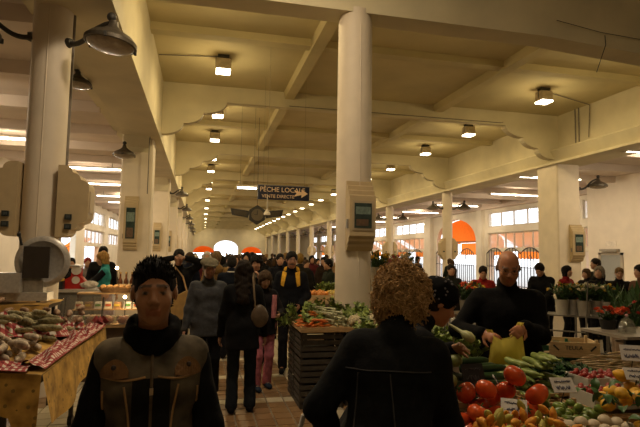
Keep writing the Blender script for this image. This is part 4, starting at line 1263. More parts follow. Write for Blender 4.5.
# right side, by the flowers
for px, D, lab, tc, hr_, h, fc, kw in (
    (482, 9.8, 'person in a red jacket bending behind the balding stallholder', (.30, .022, .018), ('short', (.02, .015, .012)), 1.58, (-.5, -1), dict(lean=(18, 0, 0))),
    (543, 10.3, 'dark-haired man in a black shirt bending beside the broad pier', (.012, .012, .013), ('short', (.012, .010, .009)), 1.66, (-.8, -.6), dict(lean=(16, 0, 0), head=(-18, 0, 0), hands=((.1, .45, .95), (-.1, .45, .95)))),
    (566, 11.2, 'dark-haired woman in a red coat behind the yellow flowers', (.22, .016, .018), ('bob', (.010, .008, .008)), 1.57, (.4, -1), {}),
    (586, 12.3, 'brown-haired shopper in black looking at the flower stand', (.02, .017, .015), ('bob', (.07, .04, .02)), 1.50, (-1, -.3), {}),
    (599, 10.6, 'grey-haired shopper in a dark coat behind the white flowers', (.015, .014, .014), ('bob', (.20, .17, .13)), 1.58, (-.9, -.5), {}),
    (596, 12.6, 'tall dark-haired man in black beside the steel door', (.014, .012, .012), ('short', (.02, .015, .012)), 1.72, (-1, .2), {}),
    (618, 11.3, 'fair-haired shopper in a black coat before the steel door', (.016, .014, .014), ('short', (.16, .095, .04)), 1.56, (-.6, -.8), dict(lean=(8, 0, 0))),
    (640, 10.2, 'dark-haired shopper with a brown jacket at the flower buckets', (.09, .045, .028), ('bob', (.012, .010, .009)), 1.62, (-1, 0), {}),
    (451, 10.2, 'shopper in a green-grey coat behind the headscarf wearer', (.03, .032, .028), ('short', (.02, .016, .014)), 1.56, (-.2, -1), {}),
    (329, 10.6, 'person in a dark green jacket standing behind the round column', (.028, .034, .022), ('short', (.012, .010, .009)), 1.62, (-1, -.2), {}),
    (300, 10.4, 'man in a yellow-hooded parka behind the man with the moustache', (.03, .026, .02), ('short', (.2, .12, .03)), 1.72, (.2, 1), {}),
    (280, 10.6, 'dark-haired man in a navy suit jacket among the shoppers', (.012, .013, .02), ('short', (.010, .009, .008)), 1.71, (.1, -1), {}),
):
    person('person', lab, tuple(Vector((*atD(px, 255, D).xy, 0))), face(*fc), h, hair=hr_, top=(tc, .72), res=.018, **kw)

# --- the crowd beyond: a few figures, copied and dressed anew
protos = []
for k, (hs, tp_, st) in enumerate((('short', .75, .04), ('bob', .62, .0), ('short', .8, -.05), ('long', .6, .03))):
    P = person('person', 'distant shopper', (0, -3, 0), 0, 1.70, hair=(hs, (.02, .015, .012)), top=((.02, .02, .02), tp_), res=.03, step=st, girth=1.05+.05*k, hands=(None, (-.12, .25, 1.0)) if k % 2 else (None, None))
    protos.append(P.root)
COATS = [('black', (.010, .010, .011)), ('dark brown', (.035, .020, .012)), ('navy', (.010, .013, .026)), ('charcoal', (.030, .029, .029)), ('tan', (.20, .12, .055)), ('dark green', (.016, .026, .014)), ('red', (.26, .02, .018)), ('grey', (.12, .11, .10)), ('beige', (.34, .26, .17)), ('maroon', (.07, .012, .014))]
HAIRS = [('black', (.010, .009, .008)), ('brown', (.05, .028, .014)), ('fair', (.20, .12, .05)), ('grey', (.22, .20, .17)), ('white', (.5, .46, .40))]
rg = random.Random(21)
spots = []
def free(x, y, r=.5): return all((x-a)**2+(y-b)**2 > r*r for a, b in spots)
for px, D in ((168, 13.0), (190, 12.0), (196, 15.5), (207, 13.0), (212, 17.5), (222, 13.6), (228, 16), (236, 12.2), (241, 18), (247, 11.4), (252, 14.6), (258, 12.6), (264, 16.5), (270, 12.4), (275, 14.4), (286, 13.4), (292, 17), (306, 12.6), (312, 15.5), (318, 19), (324, 14)):
    v = atD(px, 255, D)
    if free(v.x, v.y, .62): spots.append((v.x, v.y))
while len(spots) < 74:
    y = rg.uniform(17, 52); x = rg.uniform(-.8, 2.6+.06*y)
    if free(x, y, .8): spots.append((x, y))
while len(spots) < 92:
    y = rg.uniform(15, 34); x = rg.uniform(3.5, 10)
    if free(x, y, 1.0): spots.append((x, y))
def recolor(root, part, m):
    for ch in root.children:
        if ch.name.split('.')[0] == part:
            ch.material_slots[0].link = 'OBJECT'; ch.material_slots[0].material = m
for k, (x, y) in enumerate(spots):
    src = protos[k % 4]
    o = copy_tree(src) if k >= 4 else src
    o.location = (x, y, 0); o.rotation_euler = (0, 0, rg.choice([0, pi])+rg.uniform(-.7, .7))
    sc = rg.uniform(.91, 1.03); o.scale = (sc, sc, sc)
    cn, cc = rg.choice(COATS[:4]*3+COATS); hn, hcx = rg.choice(HAIRS[:2]*3+HAIRS)
    recolor(o, 'jacket', cloth(cc)); recolor(o, 'hair', hairm(hcx)); recolor(o, 'trousers', cloth(rg.choice([(.012, .012, .014), (.02, .026, .045), (.03, .025, .02)])))
    where = 'in the aisle crowd below the far arches' if x < 3.2 else 'between the stalls before the window arcade'
    tag(o, '%s-haired shopper in a %s coat %s' % (hn, cn, where), 'person', 'shoppers in the distant crowd')
# ================================================================== THE PRODUCE STALL
rg = random.Random(99)
WOODC = mat('crate_wood', (.40, .25, .11), .8, .25, 18., .2, stretch=(1, 6, 6))
WOODP = mat('pale_poplar', (.58, .42, .22), .8, .15, 18., .1, stretch=(1, 6, 6))
TBL = mat('stall_board', (.13, .09, .055), .8, .25, 10)
BLKPL = mat('black_plastic', (.014, .014, .014), .45, .2, 14)
GRNPL = mat('green_plastic', (.01, .12, .06), .4, .15, 14)
CARD = mat('price_card_white', (.52, .49, .46), .6, .06, 30)
INK = mat('felt_pen_ink', (.03, .035, .09), .6)
def J(s=1.): return rg.uniform(-s, s)
def table(name, label, lo, hi, z, m=TBL, t=.04, legs=True, cloth_m=None):
    cx, cy = (lo[0]+hi[0])/2, (lo[1]+hi[1])/2
    o = empty(name, (cx, cy, 0), label, 'table'); w, d = hi[0]-lo[0], hi[1]-lo[1]
    MB().bb((-w/2, -d/2, z-t), (w/2, d/2, z)).build('table_top', m, o)
    for sx in (-1, 1):
        for sy in (-1, 1):
            x, y = sx*(w/2-.06), sy*(d/2-.06)
            MB().bb((x-.025, y-.025, 0), (x+.025, y+.025, z-t)).build('leg', IRON, o)
    return o
ZT = .86
PILE.clear()
table('stall_table', 'long trestle table carrying tomatoes, courgettes and lemons', (1.10, 1.72), (3.30, 2.98), ZT)
table('stall_table', 'trestle table of leafy greens beside the stallholder', (1.28, 3.0), (1.80, 4.40), ZT)
table('stall_table', 'trestle table under the asparagus behind the strawberries', (2.62, 3.0), (3.60, 3.75), ZT)
def crate(name, label, c, w, d, h, m=WOODC, rz=0., n=2, group=None, cat='crate'):
    o = empty(name, c, label, cat, group, rz)
    MB().bb((-w/2, -d/2, 0), (w/2, d/2, .012)).build('crate_floor', m, o)
    sh = h/n
    for k in range(n):
        z0 = k*sh+.006; z1 = (k+1)*sh-.012
        for s in (-1, 1):
            MB().bb((-w/2, s*(d/2)-.006, z0), (w/2, s*(d/2)+.006, z1)).build('slat', m, o)
            MB().bb((s*(w/2)-.006, -d/2, z0), (s*(w/2)+.006, d/2, z1)).build('slat', m, o)
    for sx in (-1, 1):
        for sy in (-1, 1): MB().bb((sx*(w/2-.015)-.01, sy*(d/2-.015)-.01, .01), (sx*(w/2-.015)+.01, sy*(d/2-.015)+.01, h+.01)).build('corner_post', m, o)
    return o
def strew(name, meshes, label, cat, group, pts, rotf, scale=(.88, 1.12)):
    out = []
    for p in pts:
        o = link(name, rg.choice(meshes), None, p, rotf())
        s = rg.uniform(*scale); o.scale = (s, s, s); tag(o, label, cat, group); settle(o); out.append(o)
    return out
def spin(): return (J(.35), J(.35), rg.uniform(0, 6.28))
# tomatoes: big ribbed ones
TOM = mat('tomato_red', (.50, .035, .012), .25, .35, 6., 0, col2=(.62, .10, .02), spec=.5)
CALYX = mat('calyx_green', (.05, .12, .02), .6)
def tomato_mesh(ph, rb):
    def fn(p, t, a): 
        k = 1+.07*rb*abs(math.cos(rb+2.5*t+ph))-.03
        dip = .012*math.exp(-((p.x**2+p.y**2)/.0004)) if p.z > 0 else 0
        return Vector((p.x*k, p.y*k, p.z*.82-dip))
    return MB().sphere((0, 0, 0), .052, 24, 14, fn=fn).mesh('tomato', TOM, True)
toms = [tomato_mesh(k*1.3, 1+.3*k) for k in range(3)]
CALM = MB()
for k in range(6):
    a = k*pi/3; CALM._add([(0, 0, .036), (.010*math.cos(a-.5), .010*math.sin(a-.5), .042), (.028*math.cos(a), .028*math.sin(a), .040), (.010*math.cos(a+.5), .010*math.sin(a+.5), .042)], [(0, 1, 2, 3)])
CALM.cone((0, 0, .036), (.004, 0, .055), .005, .004, 6)
calm = CALM.mesh('calyx', CALYX)
crate('tomato_crate', 'open wooden crate of big ribbed tomatoes at the corner of the stall', (1.42, 2.28, ZT), .58, .46, .09, WOODC, .0)
pts = []
for px, py, z in ((459, 406, 1.0), (478, 409, 1.0), (478, 397, 1.06), (492, 388, 1.05), (506, 392, 1.08), (496, 410, .99), (466, 397, 1.02), (500, 402, 1.02), (523, 403, 1.02), (537, 402, 1.02), (515, 395, 1.04), (455, 418, .97), (486, 400, 1.01), (530, 392, .99)):
    q_ = atZ(px, py+3, 1.0); pts.append(Vector((q_.x, q_.y, ZT+.085+.5*(z-1.0))))
for k in range(10):   # the layer beneath
    p = (1.21+.105*(k % 5)+J(.004), 2.18+.16*(k//5)+J(.01), ZT+.055)
    o = link('tomato', rg.choice(toms), None, p, spin()); tag(o, 'big ribbed red tomato heaped in the corner crate', 'tomato', 'tomatoes in the corner crate'); link('calyx', calm, o)
for p in pts:
    o = link('tomato', rg.choice(toms), None, p, (J(.9), J(.9), rg.uniform(0, 6))); s = rg.uniform(.9, 1.12); o.scale = (s,)*3; settle(o)
    tag(o, 'big ribbed red tomato heaped in the corner crate', 'tomato', 'tomatoes in the corner crate')
    link('calyx', calm, o)
# courgettes
def courgette_mesh(nm, m, L, r, bend):
    n = 10
    pts = [(L*(t-.5), bend*math.sin(pi*t), 0) for t in [k/n for k in range(n+1)]]
    rs = [r*(.35+.65*min(1, 5*t, 6*(1-t)+.25)) for t in [k/n for k in range(n+1)]]
    b = MB(); b.tube(pts, rs, 10); b.cone((-L*.5, 0, 0), (-L*.5-.03, 0, .004), r*.42, r*.36, 6)
    return b.mesh(nm, m, True)
DKGR = mat('courgette_dark', (.018, .045, .012), .35, .5, 22., 0, stretch=(1, 5, 5))
PLGR = mat('courgette_pale', (.16, .22, .05), .4, .35, 18., 0, col2=(.26, .32, .09))
czs = [courgette_mesh('courgette', DKGR, .26, .022, .012*k) for k in (-1, 0, 1)]
pts = []
for r_ in range(7):
    for q in range(2):
        pts.append((1.27+.28*q+J(.02)+.02*r_, 2.56+.052*r_, ZT+.10+J(.008))); 
        if r_ % 2 == 0: pts.append((1.36+.25*q+J(.02), 2.585+.052*r_, ZT+.145+J(.006)))
crate('courgette_crate', 'shallow crate filled with dark green courgettes beside the tomatoes', (1.46, 2.72, ZT), .60, .36, .08, WOODC)
strew('courgette', czs, 'dark green courgette lying in the shallow crate', 'courgette', 'dark courgettes in the shallow crate', pts, lambda: (J(.2), J(.06), J(.16)))
pzs = [courgette_mesh('courgette', PLGR, .19, .02, .02*k) for k in (-1, .5, 1)]
crate('courgette_crate', 'shallow crate of pale green courgettes in front of the stallholder', (1.98, 2.80, ZT), .40, .30, .07, WOODC)
pts = []
for r_ in range(2):
    for q in range(9): pts.append((1.81+.043*q+J(.003), 2.76+.09*r_+J(.01), ZT+.05+.045*r_))
for q in range(6): pts.append((1.84+.055*q+J(.01), 2.80+J(.03), ZT+.12))
strew('courgette', pzs, 'pale green trumpet courgette piled before the stallholder', 'courgette', 'pale courgettes before the stallholder', pts, lambda: (J(.06), J(.06), pi/2+J(.22)))
rnds = [MB().sphere((0, 0, 0), (.04, .04, .034), 14, 9).mesh('round_squash', mat('round_squash_green', (.26, .30, .10), .4, .25, 20), True)]
pts = [atZ(px, py, 1.05) for px, py in ((443, 378), (449, 381), (455, 377))]
strew('round_squash', rnds, 'small round pale green squash on the courgette crate edge', 'squash', 'round squashes by the price board', pts, spin)
# green peppers and beans
PEP = mat('green_pepper', (.09, .15, .02), .35, .4, 12., 0, col2=(.17, .24, .04))
pep = [MB().sphere((0, 0, 0), (.032, .024, .022), 12, 8, fn=lambda p, t, a, k=k: Vector((p.x*(1+.15*math.cos(3*t+k)), p.y*(1+.2*math.sin(2*t+k)), p.z))).mesh('green_pepper', PEP, True) for k in range(3)]
crate('pepper_crate', 'shallow crate of small green peppers between tomatoes and strawberries', (1.86, 2.33, ZT), .34, .32, .07, WOODC)
pts = []
for r_ in range(5):
    for q in range(6): pts.append((1.73+.052*q+J(.012), 2.19+.053*r_+J(.012), ZT+.05))
strew('green_pepper', pep, 'small green pepper heaped beside the strawberries', 'pepper', 'green peppers beside the strawberries', pts, spin)
# squash blossoms
BLO = mat('squash_blossom', (.72, .17, .012), .6, .3, 25., 0, col2=(.70, .36, .03))
BLG = mat('blossom_base', (.30, .32, .06), .6, .2, 20)
bl = []
for k in range(3):
    b = MB()
    prof = [(.006, 0), (.015, .012), (.021, .03), (.024, .05), (.019, .072), (.008, .088), (.003, .096)]
    b.lathe(prof, (0, 0, 0), 10, None, False)
    for i in range(0):
        a = i*2*pi/5+k; d = Vector((math.cos(a), math.sin(a), 0)); s = d.cross(Vector((0, 0, 1)))
        b._add([d*.024-s*.014+Vector((0, 0, .075)), d*.024+s*.014+Vector((0, 0, .075)), d*.048+Vector((0, 0, .088+.01*k))], [(0, 1, 2)])
    bl.append(b.mesh('squash_blossom', [BLO, mat('squash_blossom_yellow', (.55, .40, .06), .6, .3, 25., 0, col2=(.40, .42, .10)), BLO][k], True))
blg = MB().lathe([(.004, -.03), (.010, -.02), (.013, 0), (.0158, .018)], (0, 0, 0), 10).mesh('stem', BLG, True)
tray = crate('blossom_tray', 'wooden tray of orange and yellow squash blossoms', (1.34, 1.93, ZT), .46, .30, .06, WOODC)
n = 0
for r_ in range(7):
    for q in range(10):
        p = (1.15+.040*q+J(.010)+.004*r_, 1.80+.042*r_+J(.008), ZT+.075+J(.008)+.02*((q+r_) % 2))
        o = link('squash_blossom', rg.choice(bl), None, p, (J(1.1)-.4, J(1.1), rg.uniform(0, 6)))
        o.scale = (.72,)*3; settle(o)
        tag(o, 'orange and yellow squash blossom laid in the tray', 'flower', 'squash blossoms in the tray'); link('stem', blg, o)
# white aubergines / mushrooms
WHT = mat('white_bulb', (.52, .43, .30), .5, .12, 10)
wb = [MB().sphere((0, 0, 0), (.034, .034, .029), 16, 10, fn=lambda p, t, a: Vector((p.x, p.y, p.z*(1 if p.z > 0 else .7)))).mesh('mushroom', WHT, True)]
stm = MB().lathe([(.014, -.035), (.012, -.012)], (0, 0, 0), 10).mesh('stalk', WHT, True)
crate('mushroom_tray', 'small tray of white button mushrooms at the stall front', (1.725, 1.93, ZT), .33, .22, .06, WOODP)
for r_ in range(3):
    for q in range(5):
        o = link('mushroom', wb[0], None, (1.60+.062*q+J(.003), 1.865+.065*r_+J(.006), ZT+.085+.012*((q+r_) % 2)+.012*r_), (J(.25), J(.25), rg.uniform(0, 6))); s = rg.uniform(.8, .9); o.scale = (s,)*3
        tag(o, 'white button mushroom in the small tray', 'mushroom', 'button mushrooms at the stall front'); link('stalk', stm, o)
# lemons with leaves
LEM = mat('lemon_skin', (.66, .36, .025), .4, .18, 40., .15, spec=.4)
LEAF = mat('citrus_leaf', (.035, .10, .02), .45, .35, 12)
def lemon_fn(p, t, a):
    r = abs(p.z)/.036; k = 1
    return Vector((p.x, p.y, p.z*(1+.22*max(0, r-.75)*4)))
lm = MB().sphere((0, 0, 0), (.031, .031, .036), 16, 12, fn=lemon_fn).mesh('lemon', LEM, True)
def leaf_mesh(nm, L, w, m, curl=.02, nu=4, nv=6):
    b = MB()
    b.grid(lambda u, v: (w*(u-.5)*2*math.sin(pi*min(1, .06+v*.94))**.8, L*v, curl*math.sin(pi*v)+.25*w*abs(u-.5)*2*1.0), nu, nv)
    return b.mesh(nm, m, True)
lf = leaf_mesh('leaf', .072, .022, LEAF)
crate('lemon_crate', 'wooden crate of lemons with their green leaves', (2.12, 1.98, ZT), .40, .34, .09, WOODC)
pts = [(atZ(px, py, z)) for px, py, z in ((602, 397, 1.0), (608, 404, 1.0), (626, 400, 1.02), (622, 406, 1.0), (636, 394, 1.03), (640, 404, 1.01), (613, 392, 1.0), (632, 388, 1.02), (622, 391, 1.0))]
for k in range(12): pts.append(Vector((1.97+.085*(k % 4)+J(.004), 1.87+.10*(k//4)+J(.004), ZT+.05)))
pts = pts[9:]+pts[:9]
for p in pts:
    o = link('lemon', lm, None, p, (pi/2+J(.5), J(.5), rg.uniform(0, 6))); s = rg.uniform(.92, 1.15); o.scale = (s,)*3; settle(o)
    tag(o, 'yellow lemon in the leafy crate', 'lemon', 'lemons in the leafy crate')
for k in range(34):
    p = (1.84+rg.random()*.50, 1.90+rg.random()*.42, ZT+.13+rg.random()*.07)
    tag(link('citrus_leaf', lf, None, p, (.5+J(.6), J(.5), rg.uniform(0, 6))), 'green citrus leaf tucked among the lemons', 'leaf', 'leaves among the lemons')
# strawberries in punnets
PUN = mat('white_punnet', (.50, .47, .40), .55, .08, 12)
STR = mat('strawberry_red', (.30, .018, .012), .35, .35, 40., .2, spec=.5)
sb = [MB().sphere((0, 0, 0), .017, 8, 6, fn=lambda p, t, a: Vector((p.x*(1-.35*max(0, -p.z)/.017), p.y*(1-.35*max(0, -p.z)/.017), p.z*1.15))).mesh('strawberry', STR, True)]
for r_ in range(2):
    for q in range(5):
        c = Vector((2.12+.155*q+.14*r_, 2.45+.21*r_-.02*q, ZT+.05+.03*r_))
        o = empty('punnet', c, 'white card punnet of strawberries', 'punnet', 'strawberry punnets'); w, d, h = .14, .19, .075
        MB().bb((-w/2, -d/2, 0), (w/2, d/2, .006)).build('base', PUN, o)
        for s in (-1, 1):
            MB().bb((-w/2, s*d/2-.003, 0), (w/2, s*d/2+.003, h)).build('side', PUN, o)
            MB().bb((s*w/2-.003, -d/2, 0), (s*w/2+.003, d/2, h)).build('side', PUN, o)
        if r_ == 0: MB().bb((-.03, -d/2-.005, .028), (.03, -d/2-.0031, .034)).build('stripe', mat('punnet_red_stripe', (.45, .04, .04), .6), o)
        if r_ == 0: MB().bb((-.03, -d/2-.005, .020), (.03, -d/2-.0031, .026)).build('stripe', mat('punnet_green_stripe', (.05, .2, .08), .6), o)
        for k in range(20):
            p = c+Vector((-w/2+.025+.03*(k % 4)+J(.006), -d/2+.025+.034*(k//4)+J(.006), .062+.016*((k+k//4) % 2)+J(.004)))
            tag(link('strawberry', sb[0], None, p, spin()), 'small red strawberry in a white punnet', 'strawberry', 'strawberries in the white punnets')
MB_ = crate('punnet_carrier', 'flat wooden carrier under the strawberry punnets', (2.50, 2.52, ZT), .90, .46, .045, WOODC, -.10, 1)
# asparagus
ASP = mat('asparagus_green', (.22, .22, .06), .5, .4, 14., 0, col2=(.46, .32, .20))
def asp_mesh():
    b = MB(); b.tube([(0, -.12, 0), (0, .06, .003), (0, .10, .004), (0, .125, .004)], [.0065, .006, .008, .001], 7)
    for k in range(4): b.cone((0, .02+.025*k, .006), (0, .04+.025*k, .007), .004, .001, 4)
    return b.mesh('asparagus_spear', ASP, True)
am = asp_mesh()
for k in range(150):
    u = rg.random(); v = rg.random()
    p = (2.52+.85*u+J(.02), 2.90+.34*v+J(.02), ZT+.05)
    if p[1] < 2.99 or p[0] > 2.62:
        tag(settle(link('asparagus_spear', am, None, p, (J(.10), J(.12), pi/2+J(.40)))), 'green asparagus spear in the loose heap behind the strawberries', 'asparagus', 'asparagus spears in the loose heap')
# parsley beside the stallholder
HERB = mat('parsley_green', (.02, .075, .015), .6, .4, 20)
def herb_mesh(nm, m, n, L, spread, seed, leafw=.014, stem=True):
    q = random.Random(seed); b = MB()
    for k in range(n):
        a = q.uniform(0, 6.28); t = q.uniform(.1, spread); h = L*q.uniform(.6, 1.0)
        tip = Vector((math.cos(a)*t, math.sin(a)*t, h))
        if stem: b.tube([(0, 0, 0), tip*.5+Vector((0, 0, .02)), tip], [.003, .0025, .0015], 4)
        for j in range(5):
            c = tip*q.uniform(.6, 1.0)+Vector((q.uniform(-1, 1), q.uniform(-1, 1), q.uniform(-.5, 1)))*.02
            d = Vector((q.uniform(-1, 1), q.uniform(-1, 1), q.uniform(-.2, .8))).normalized(); s = d.cross(Vector((0, 0, 1))).normalized()*leafw
            b._add([c, c+d*leafw+s, c+d*leafw*2.4, c+d*leafw-s], [(0, 1, 2, 3)])
    return b.mesh(nm, m)
hb = herb_mesh('parsley_bunch', HERB, 60, .13, .12, 3)
for x, y in ((2.26, 2.78), (2.34, 2.86), (2.24, 2.92), (2.42, 2.93), (2.30, 2.97)):
    tag(link('parsley_bunch', hb, None, (x, y, ZT+.012), (J(.1), J(.1), J(3))), 'dark green parsley bunch standing behind the strawberries', 'herb', 'parsley bunches')
# leafy greens on the left wing
CEL = mat('celery_green', (.10, .16, .025), .55, .4, 16., 0, col2=(.22, .28, .06))
cl = [herb_mesh('leafy_bunch', CEL, 34, .30, .15, 10+k, .024) for k in range(3)]
LET = mat('lettuce_green', (.14, .19, .035), .55, .35, 14., 0, col2=(.3, .34, .1))
for k in range(14):
    p = (1.40+.28*(k % 2)+J(.03), 3.12+.18*(k//2), ZT+.02)
    tag(link('leafy_bunch', cl[k % 3], None, p, (J(.45), J(.45), rg.uniform(0, 6))), 'leafy green celery bunch on the stallholder\'s side table', 'vegetable', 'celery bunches on the side table')
fen = MB().lathe([(.008, -.035), (.022, -.025), (.030, 0), (.024, .03), (.012, .05), (.010, .09), (.006, .13)], (0, 0, 0), 14).mesh('fennel_bulb', mat('fennel_pale', (.42, .44, .20), .45, .2, 16), True)
for px, py, D in ((469, 337, 3.05),):
    p = atD(px, py, D); tag(link('fennel_bulb', fen, None, (p.x, p.y, max(p.z, ZT+.06)), (1.1, J(.5), J(3))), 'pale fennel bulb lying on the celery', 'vegetable', 'fennel bulbs on the celery')
car = MB().tube([(0, -.09, 0), (0, 0, .0), (0, .07, 0), (0, .12, 0)], [.004, .012, .016, .006], 8).mesh('carrot', mat('carrot_orange', (.60, .16, .025), .5, .2, 20), True)
# the plastic bag in the stallholder's hands
BAGM = translucent_mat('yellow_plastic_film', (.78, .68, .14), .45)
a = bagR; c = bagL; ce = (a+c)/2
o = empty('plastic_bag', (ce.x, ce.y-.02, ce.z-.19), 'thin yellow-green plastic bag being opened by the stallholder', 'bag')
dirx = (c-a); dirx.z = 0; wd = dirx.length; dirx.normalize(); nrm = Vector((-dirx.y, dirx.x, 0))
def bagf(sgn):
    def f(u, v):
        top = (a.z-ce.z+.19)*(1-u)+(c.z-ce.z+.19)*u - .05*math.sin(pi*u)
        w = wd*(.92+.25*(1-v)) if True else wd
        x = (u-.5)*w; z = -.02+(top+.02)*v
        th = (.035+.03*math.sin(pi*v))*math.sin(pi*u)**.6*sgn+.006*math.sin(18*u+5*v)
        return dirx*x+nrm*th+Vector((0, 0, z))
    return f
b = MB(); b.grid(bagf(1), 16, 12); b.grid(bagf(-1), 16, 12); b.build('bag_film', BAGM, o, True)
for q, s in ((a, -1), (c, 1)):
    L0 = q-Vector(o.location)
    b = MB(); b.grid(lambda u, v: L0+dirx*(-s*.05*(1-v)+s*.0+ (u-.5)*.04)+Vector((0, 0, -.07+.1*v))+nrm*.01*math.sin(6*u), 4, 4); b.build('bag_handle', BAGM, o, True)
# price cards
def price_card(px, py, z, w, h, tilt, yaw, label, m=CARD, ink=INK, lines=2, seed=1, D=None):
    p = atZ(px, py, z) if D is None else atD(px, py, D)
    o = empty('price_card', p, label, 'price card', None, yaw)
    Rm = Euler((tilt, 0, 0)).to_matrix()
    b = MB(); b.box((0, 0, 0), (w, .004, h), Rm); b.build('card', m, o)
    q = random.Random(seed)
    for ln in range(lines):
        z0 = h*.22-ln*h*.42; x = -w*.36
        wmax = w*.36 if ln == 0 else w*.25
        amp = h*(.07 if ln == 0 else .15)
        pts = []
        while x < wmax:
            pts.append(Rm @ Vector((x, -.0035, z0+q.uniform(-1, 1)*amp))); x += w*.035
            pts.append(Rm @ Vector((x, -.0035, z0+q.uniform(-1, 1)*amp)))
        MB().tube(pts, .0016, 4).build('handwriting', ink, o)
    MB().tube([Rm @ Vector((0, .003, -h*.3)), Vector((0, .02, -h*.5-.05))], .003, 5).build('spike', IRON, o)
    return o
price_card(450, 370, 1.08, .115, .08, -.35, .10, 'white price card stuck among the round squashes', seed=2)
price_card(473, 374, 1.09, .13, .105, -.35, .05, 'black chalk price board beside the white card', mat('chalkboard', (.012, .012, .013), .7), mat('chalk', (.10, .10, .11), .8), 3, 3)
price_card(514, 407, 1.04, .11, .078, -.8, -.55, 'white price card leaning on the ribbed tomatoes', seed=5)
price_card(496, 380, 1.06, .07, .05, -.6, 1.1, 'small price card turned edgewise by the pale courgettes', seed=7)
price_card(563, 385, 1.08, .115, .078, -.7, -.15, 'white price card before the strawberry punnets', seed=8)
price_card(632, 353, 1.12, .13, .10, -.5, -.5, 'white price card standing in the asparagus', seed=9)
price_card(636, 374, 1.10, .11, .07, -.7, -.4, 'white price card between asparagus and lemons', seed=10)
# pale crate with printed lettering, green crate behind
cr = crate('printed_crate', 'pale wooden crate with black printed lettering behind the asparagus', (atZ(578, 351, 1.0)+Vector((.05, .16, -.06))), .36, .26, .13, WOODP, -.38, 1)
text_mesh('TEULA', .044, SOCK, 'lettering', cr, (-.07, -.1375, .062), (pi/2, 0, 0), .0015)
for s in (-1, 1): MB().box((s*.135, -.1375, .075), (.012, .003, .055), Euler((0, s*.8, 0))).build('print_mark', SOCK, cr)
gc = crate('green_crate', 'dark green plastic crate on the end of the asparagus table', (2.78, 3.62, ZT), .32, .22, .18, GRNPL, -.2, 3)

# ================================================================== VEGETABLE CRATES BY THE AISLE
for (x, y, nm) in ((1.36, 5.86, 'aisle'), (1.36, 6.28, 'rear'), (1.90, 5.90, 'column')):
    for k in range(3):
        crate('plastic_crate', '%s black slatted crate in the stack of the %s side' % (['lowest', 'middle', 'topmost'][k], nm), (x, y, .001+.277*k), .48, .38, .265, mat('grey_brown_plastic', (.040, .032, .024), .6, .3, 14), 0, 4)
dr = crate('display_tray', 'wide wooden display tray on the black crates with mixed vegetables', (1.62, 5.98, .836), 1.02, .72, .07, WOODC, 0, 1)
ZD = .856
for k in range(26):
    tag(settle(link('carrot', car, None, (1.17+.22*rg.random(), 5.68+.34*rg.random(), ZD+.02), (J(.1), J(.1), J(3)))), 'orange carrot heaped at the aisle corner of the display tray', 'carrot', 'carrots on the display tray')
for k in range(10):
    tag(link('leafy_bunch', cl[k % 3], None, (1.25+.19*(k % 5), 6.02+.2*(k//5), ZD), (J(1.1), J(1.1), rg.uniform(0, 6))), 'leafy green bunch lying on the display tray', 'vegetable', 'leafy bunches on the display tray')
onion = MB().tube([(0, 0, 0), (0, .05, .01), (0, .15, .015), (.02, .28, .02)], [.018, .012, .008, .006], 7).mesh('spring_onion', mat('spring_onion', (.42, .42, .25), .5, .3, 12), True)
for k in range(22):
    tag(settle(link('spring_onion', onion, None, (1.42+.35*rg.random(), 5.66+.12*rg.random(), ZD+.03), (0, 0, .7+J(.3)))), 'pale spring onion laid on the display tray', 'vegetable', 'spring onions on the display tray')
cau = []
for k in range(2):
    q = random.Random(k); b = MB()
    for i in range(36):
        d = Vector((q.gauss(0, 1), q.gauss(0, 1), abs(q.gauss(0, 1)))).normalized(); b.sphere(d*.07, .028, 7, 5)
    cau.append(b.mesh('cauliflower', mat('cauliflower_cream', (.50, .42, .26), .7, .15, 30), True))
for x, y in ((1.76, 5.74), (1.97, 5.74), (1.87, 5.92), (2.05, 5.93)):
    o = link('cauliflower', cau[0], None, (x, y, ZD+.06)); tag(o, 'cream cauliflower head on the display tray', 'vegetable', 'cauliflowers on the display tray')
    for i in range(6): link('leaf', leaf_mesh('leaf', .12, .04, LET), o, (0, 0, -.04), (.7, 0, i*1.05))
# trolley bag of the curly-haired shopper: frame seen by her hip
o = empty('shopping_trolley', (.36, 2.05, 0), 'shopping trolley with white tubing at the side of the curly-haired shopper', 'trolley')
WTUB = mat('white_tubing', (.45, .43, .40), .4)
MB().tube([(-.02, .1, .62), (.06, .0, 1.06), (.16, -.06, 1.10)], .011, 8).build('handle', WTUB, o, True)
MB().box((.0, .14, .40), (.30, .22, .56), None, 1.06).build('bag', cloth((.03, .03, .035), 'trolley_fabric'), o)
for s in (-1, 1): MB().lathe([(.07, -.015), (.07, .015)], (s*.17, .12, .07), 18, Matrix.Rotation(pi/2, 3, 'Y')).build('wheel', BLKPL, o, True)
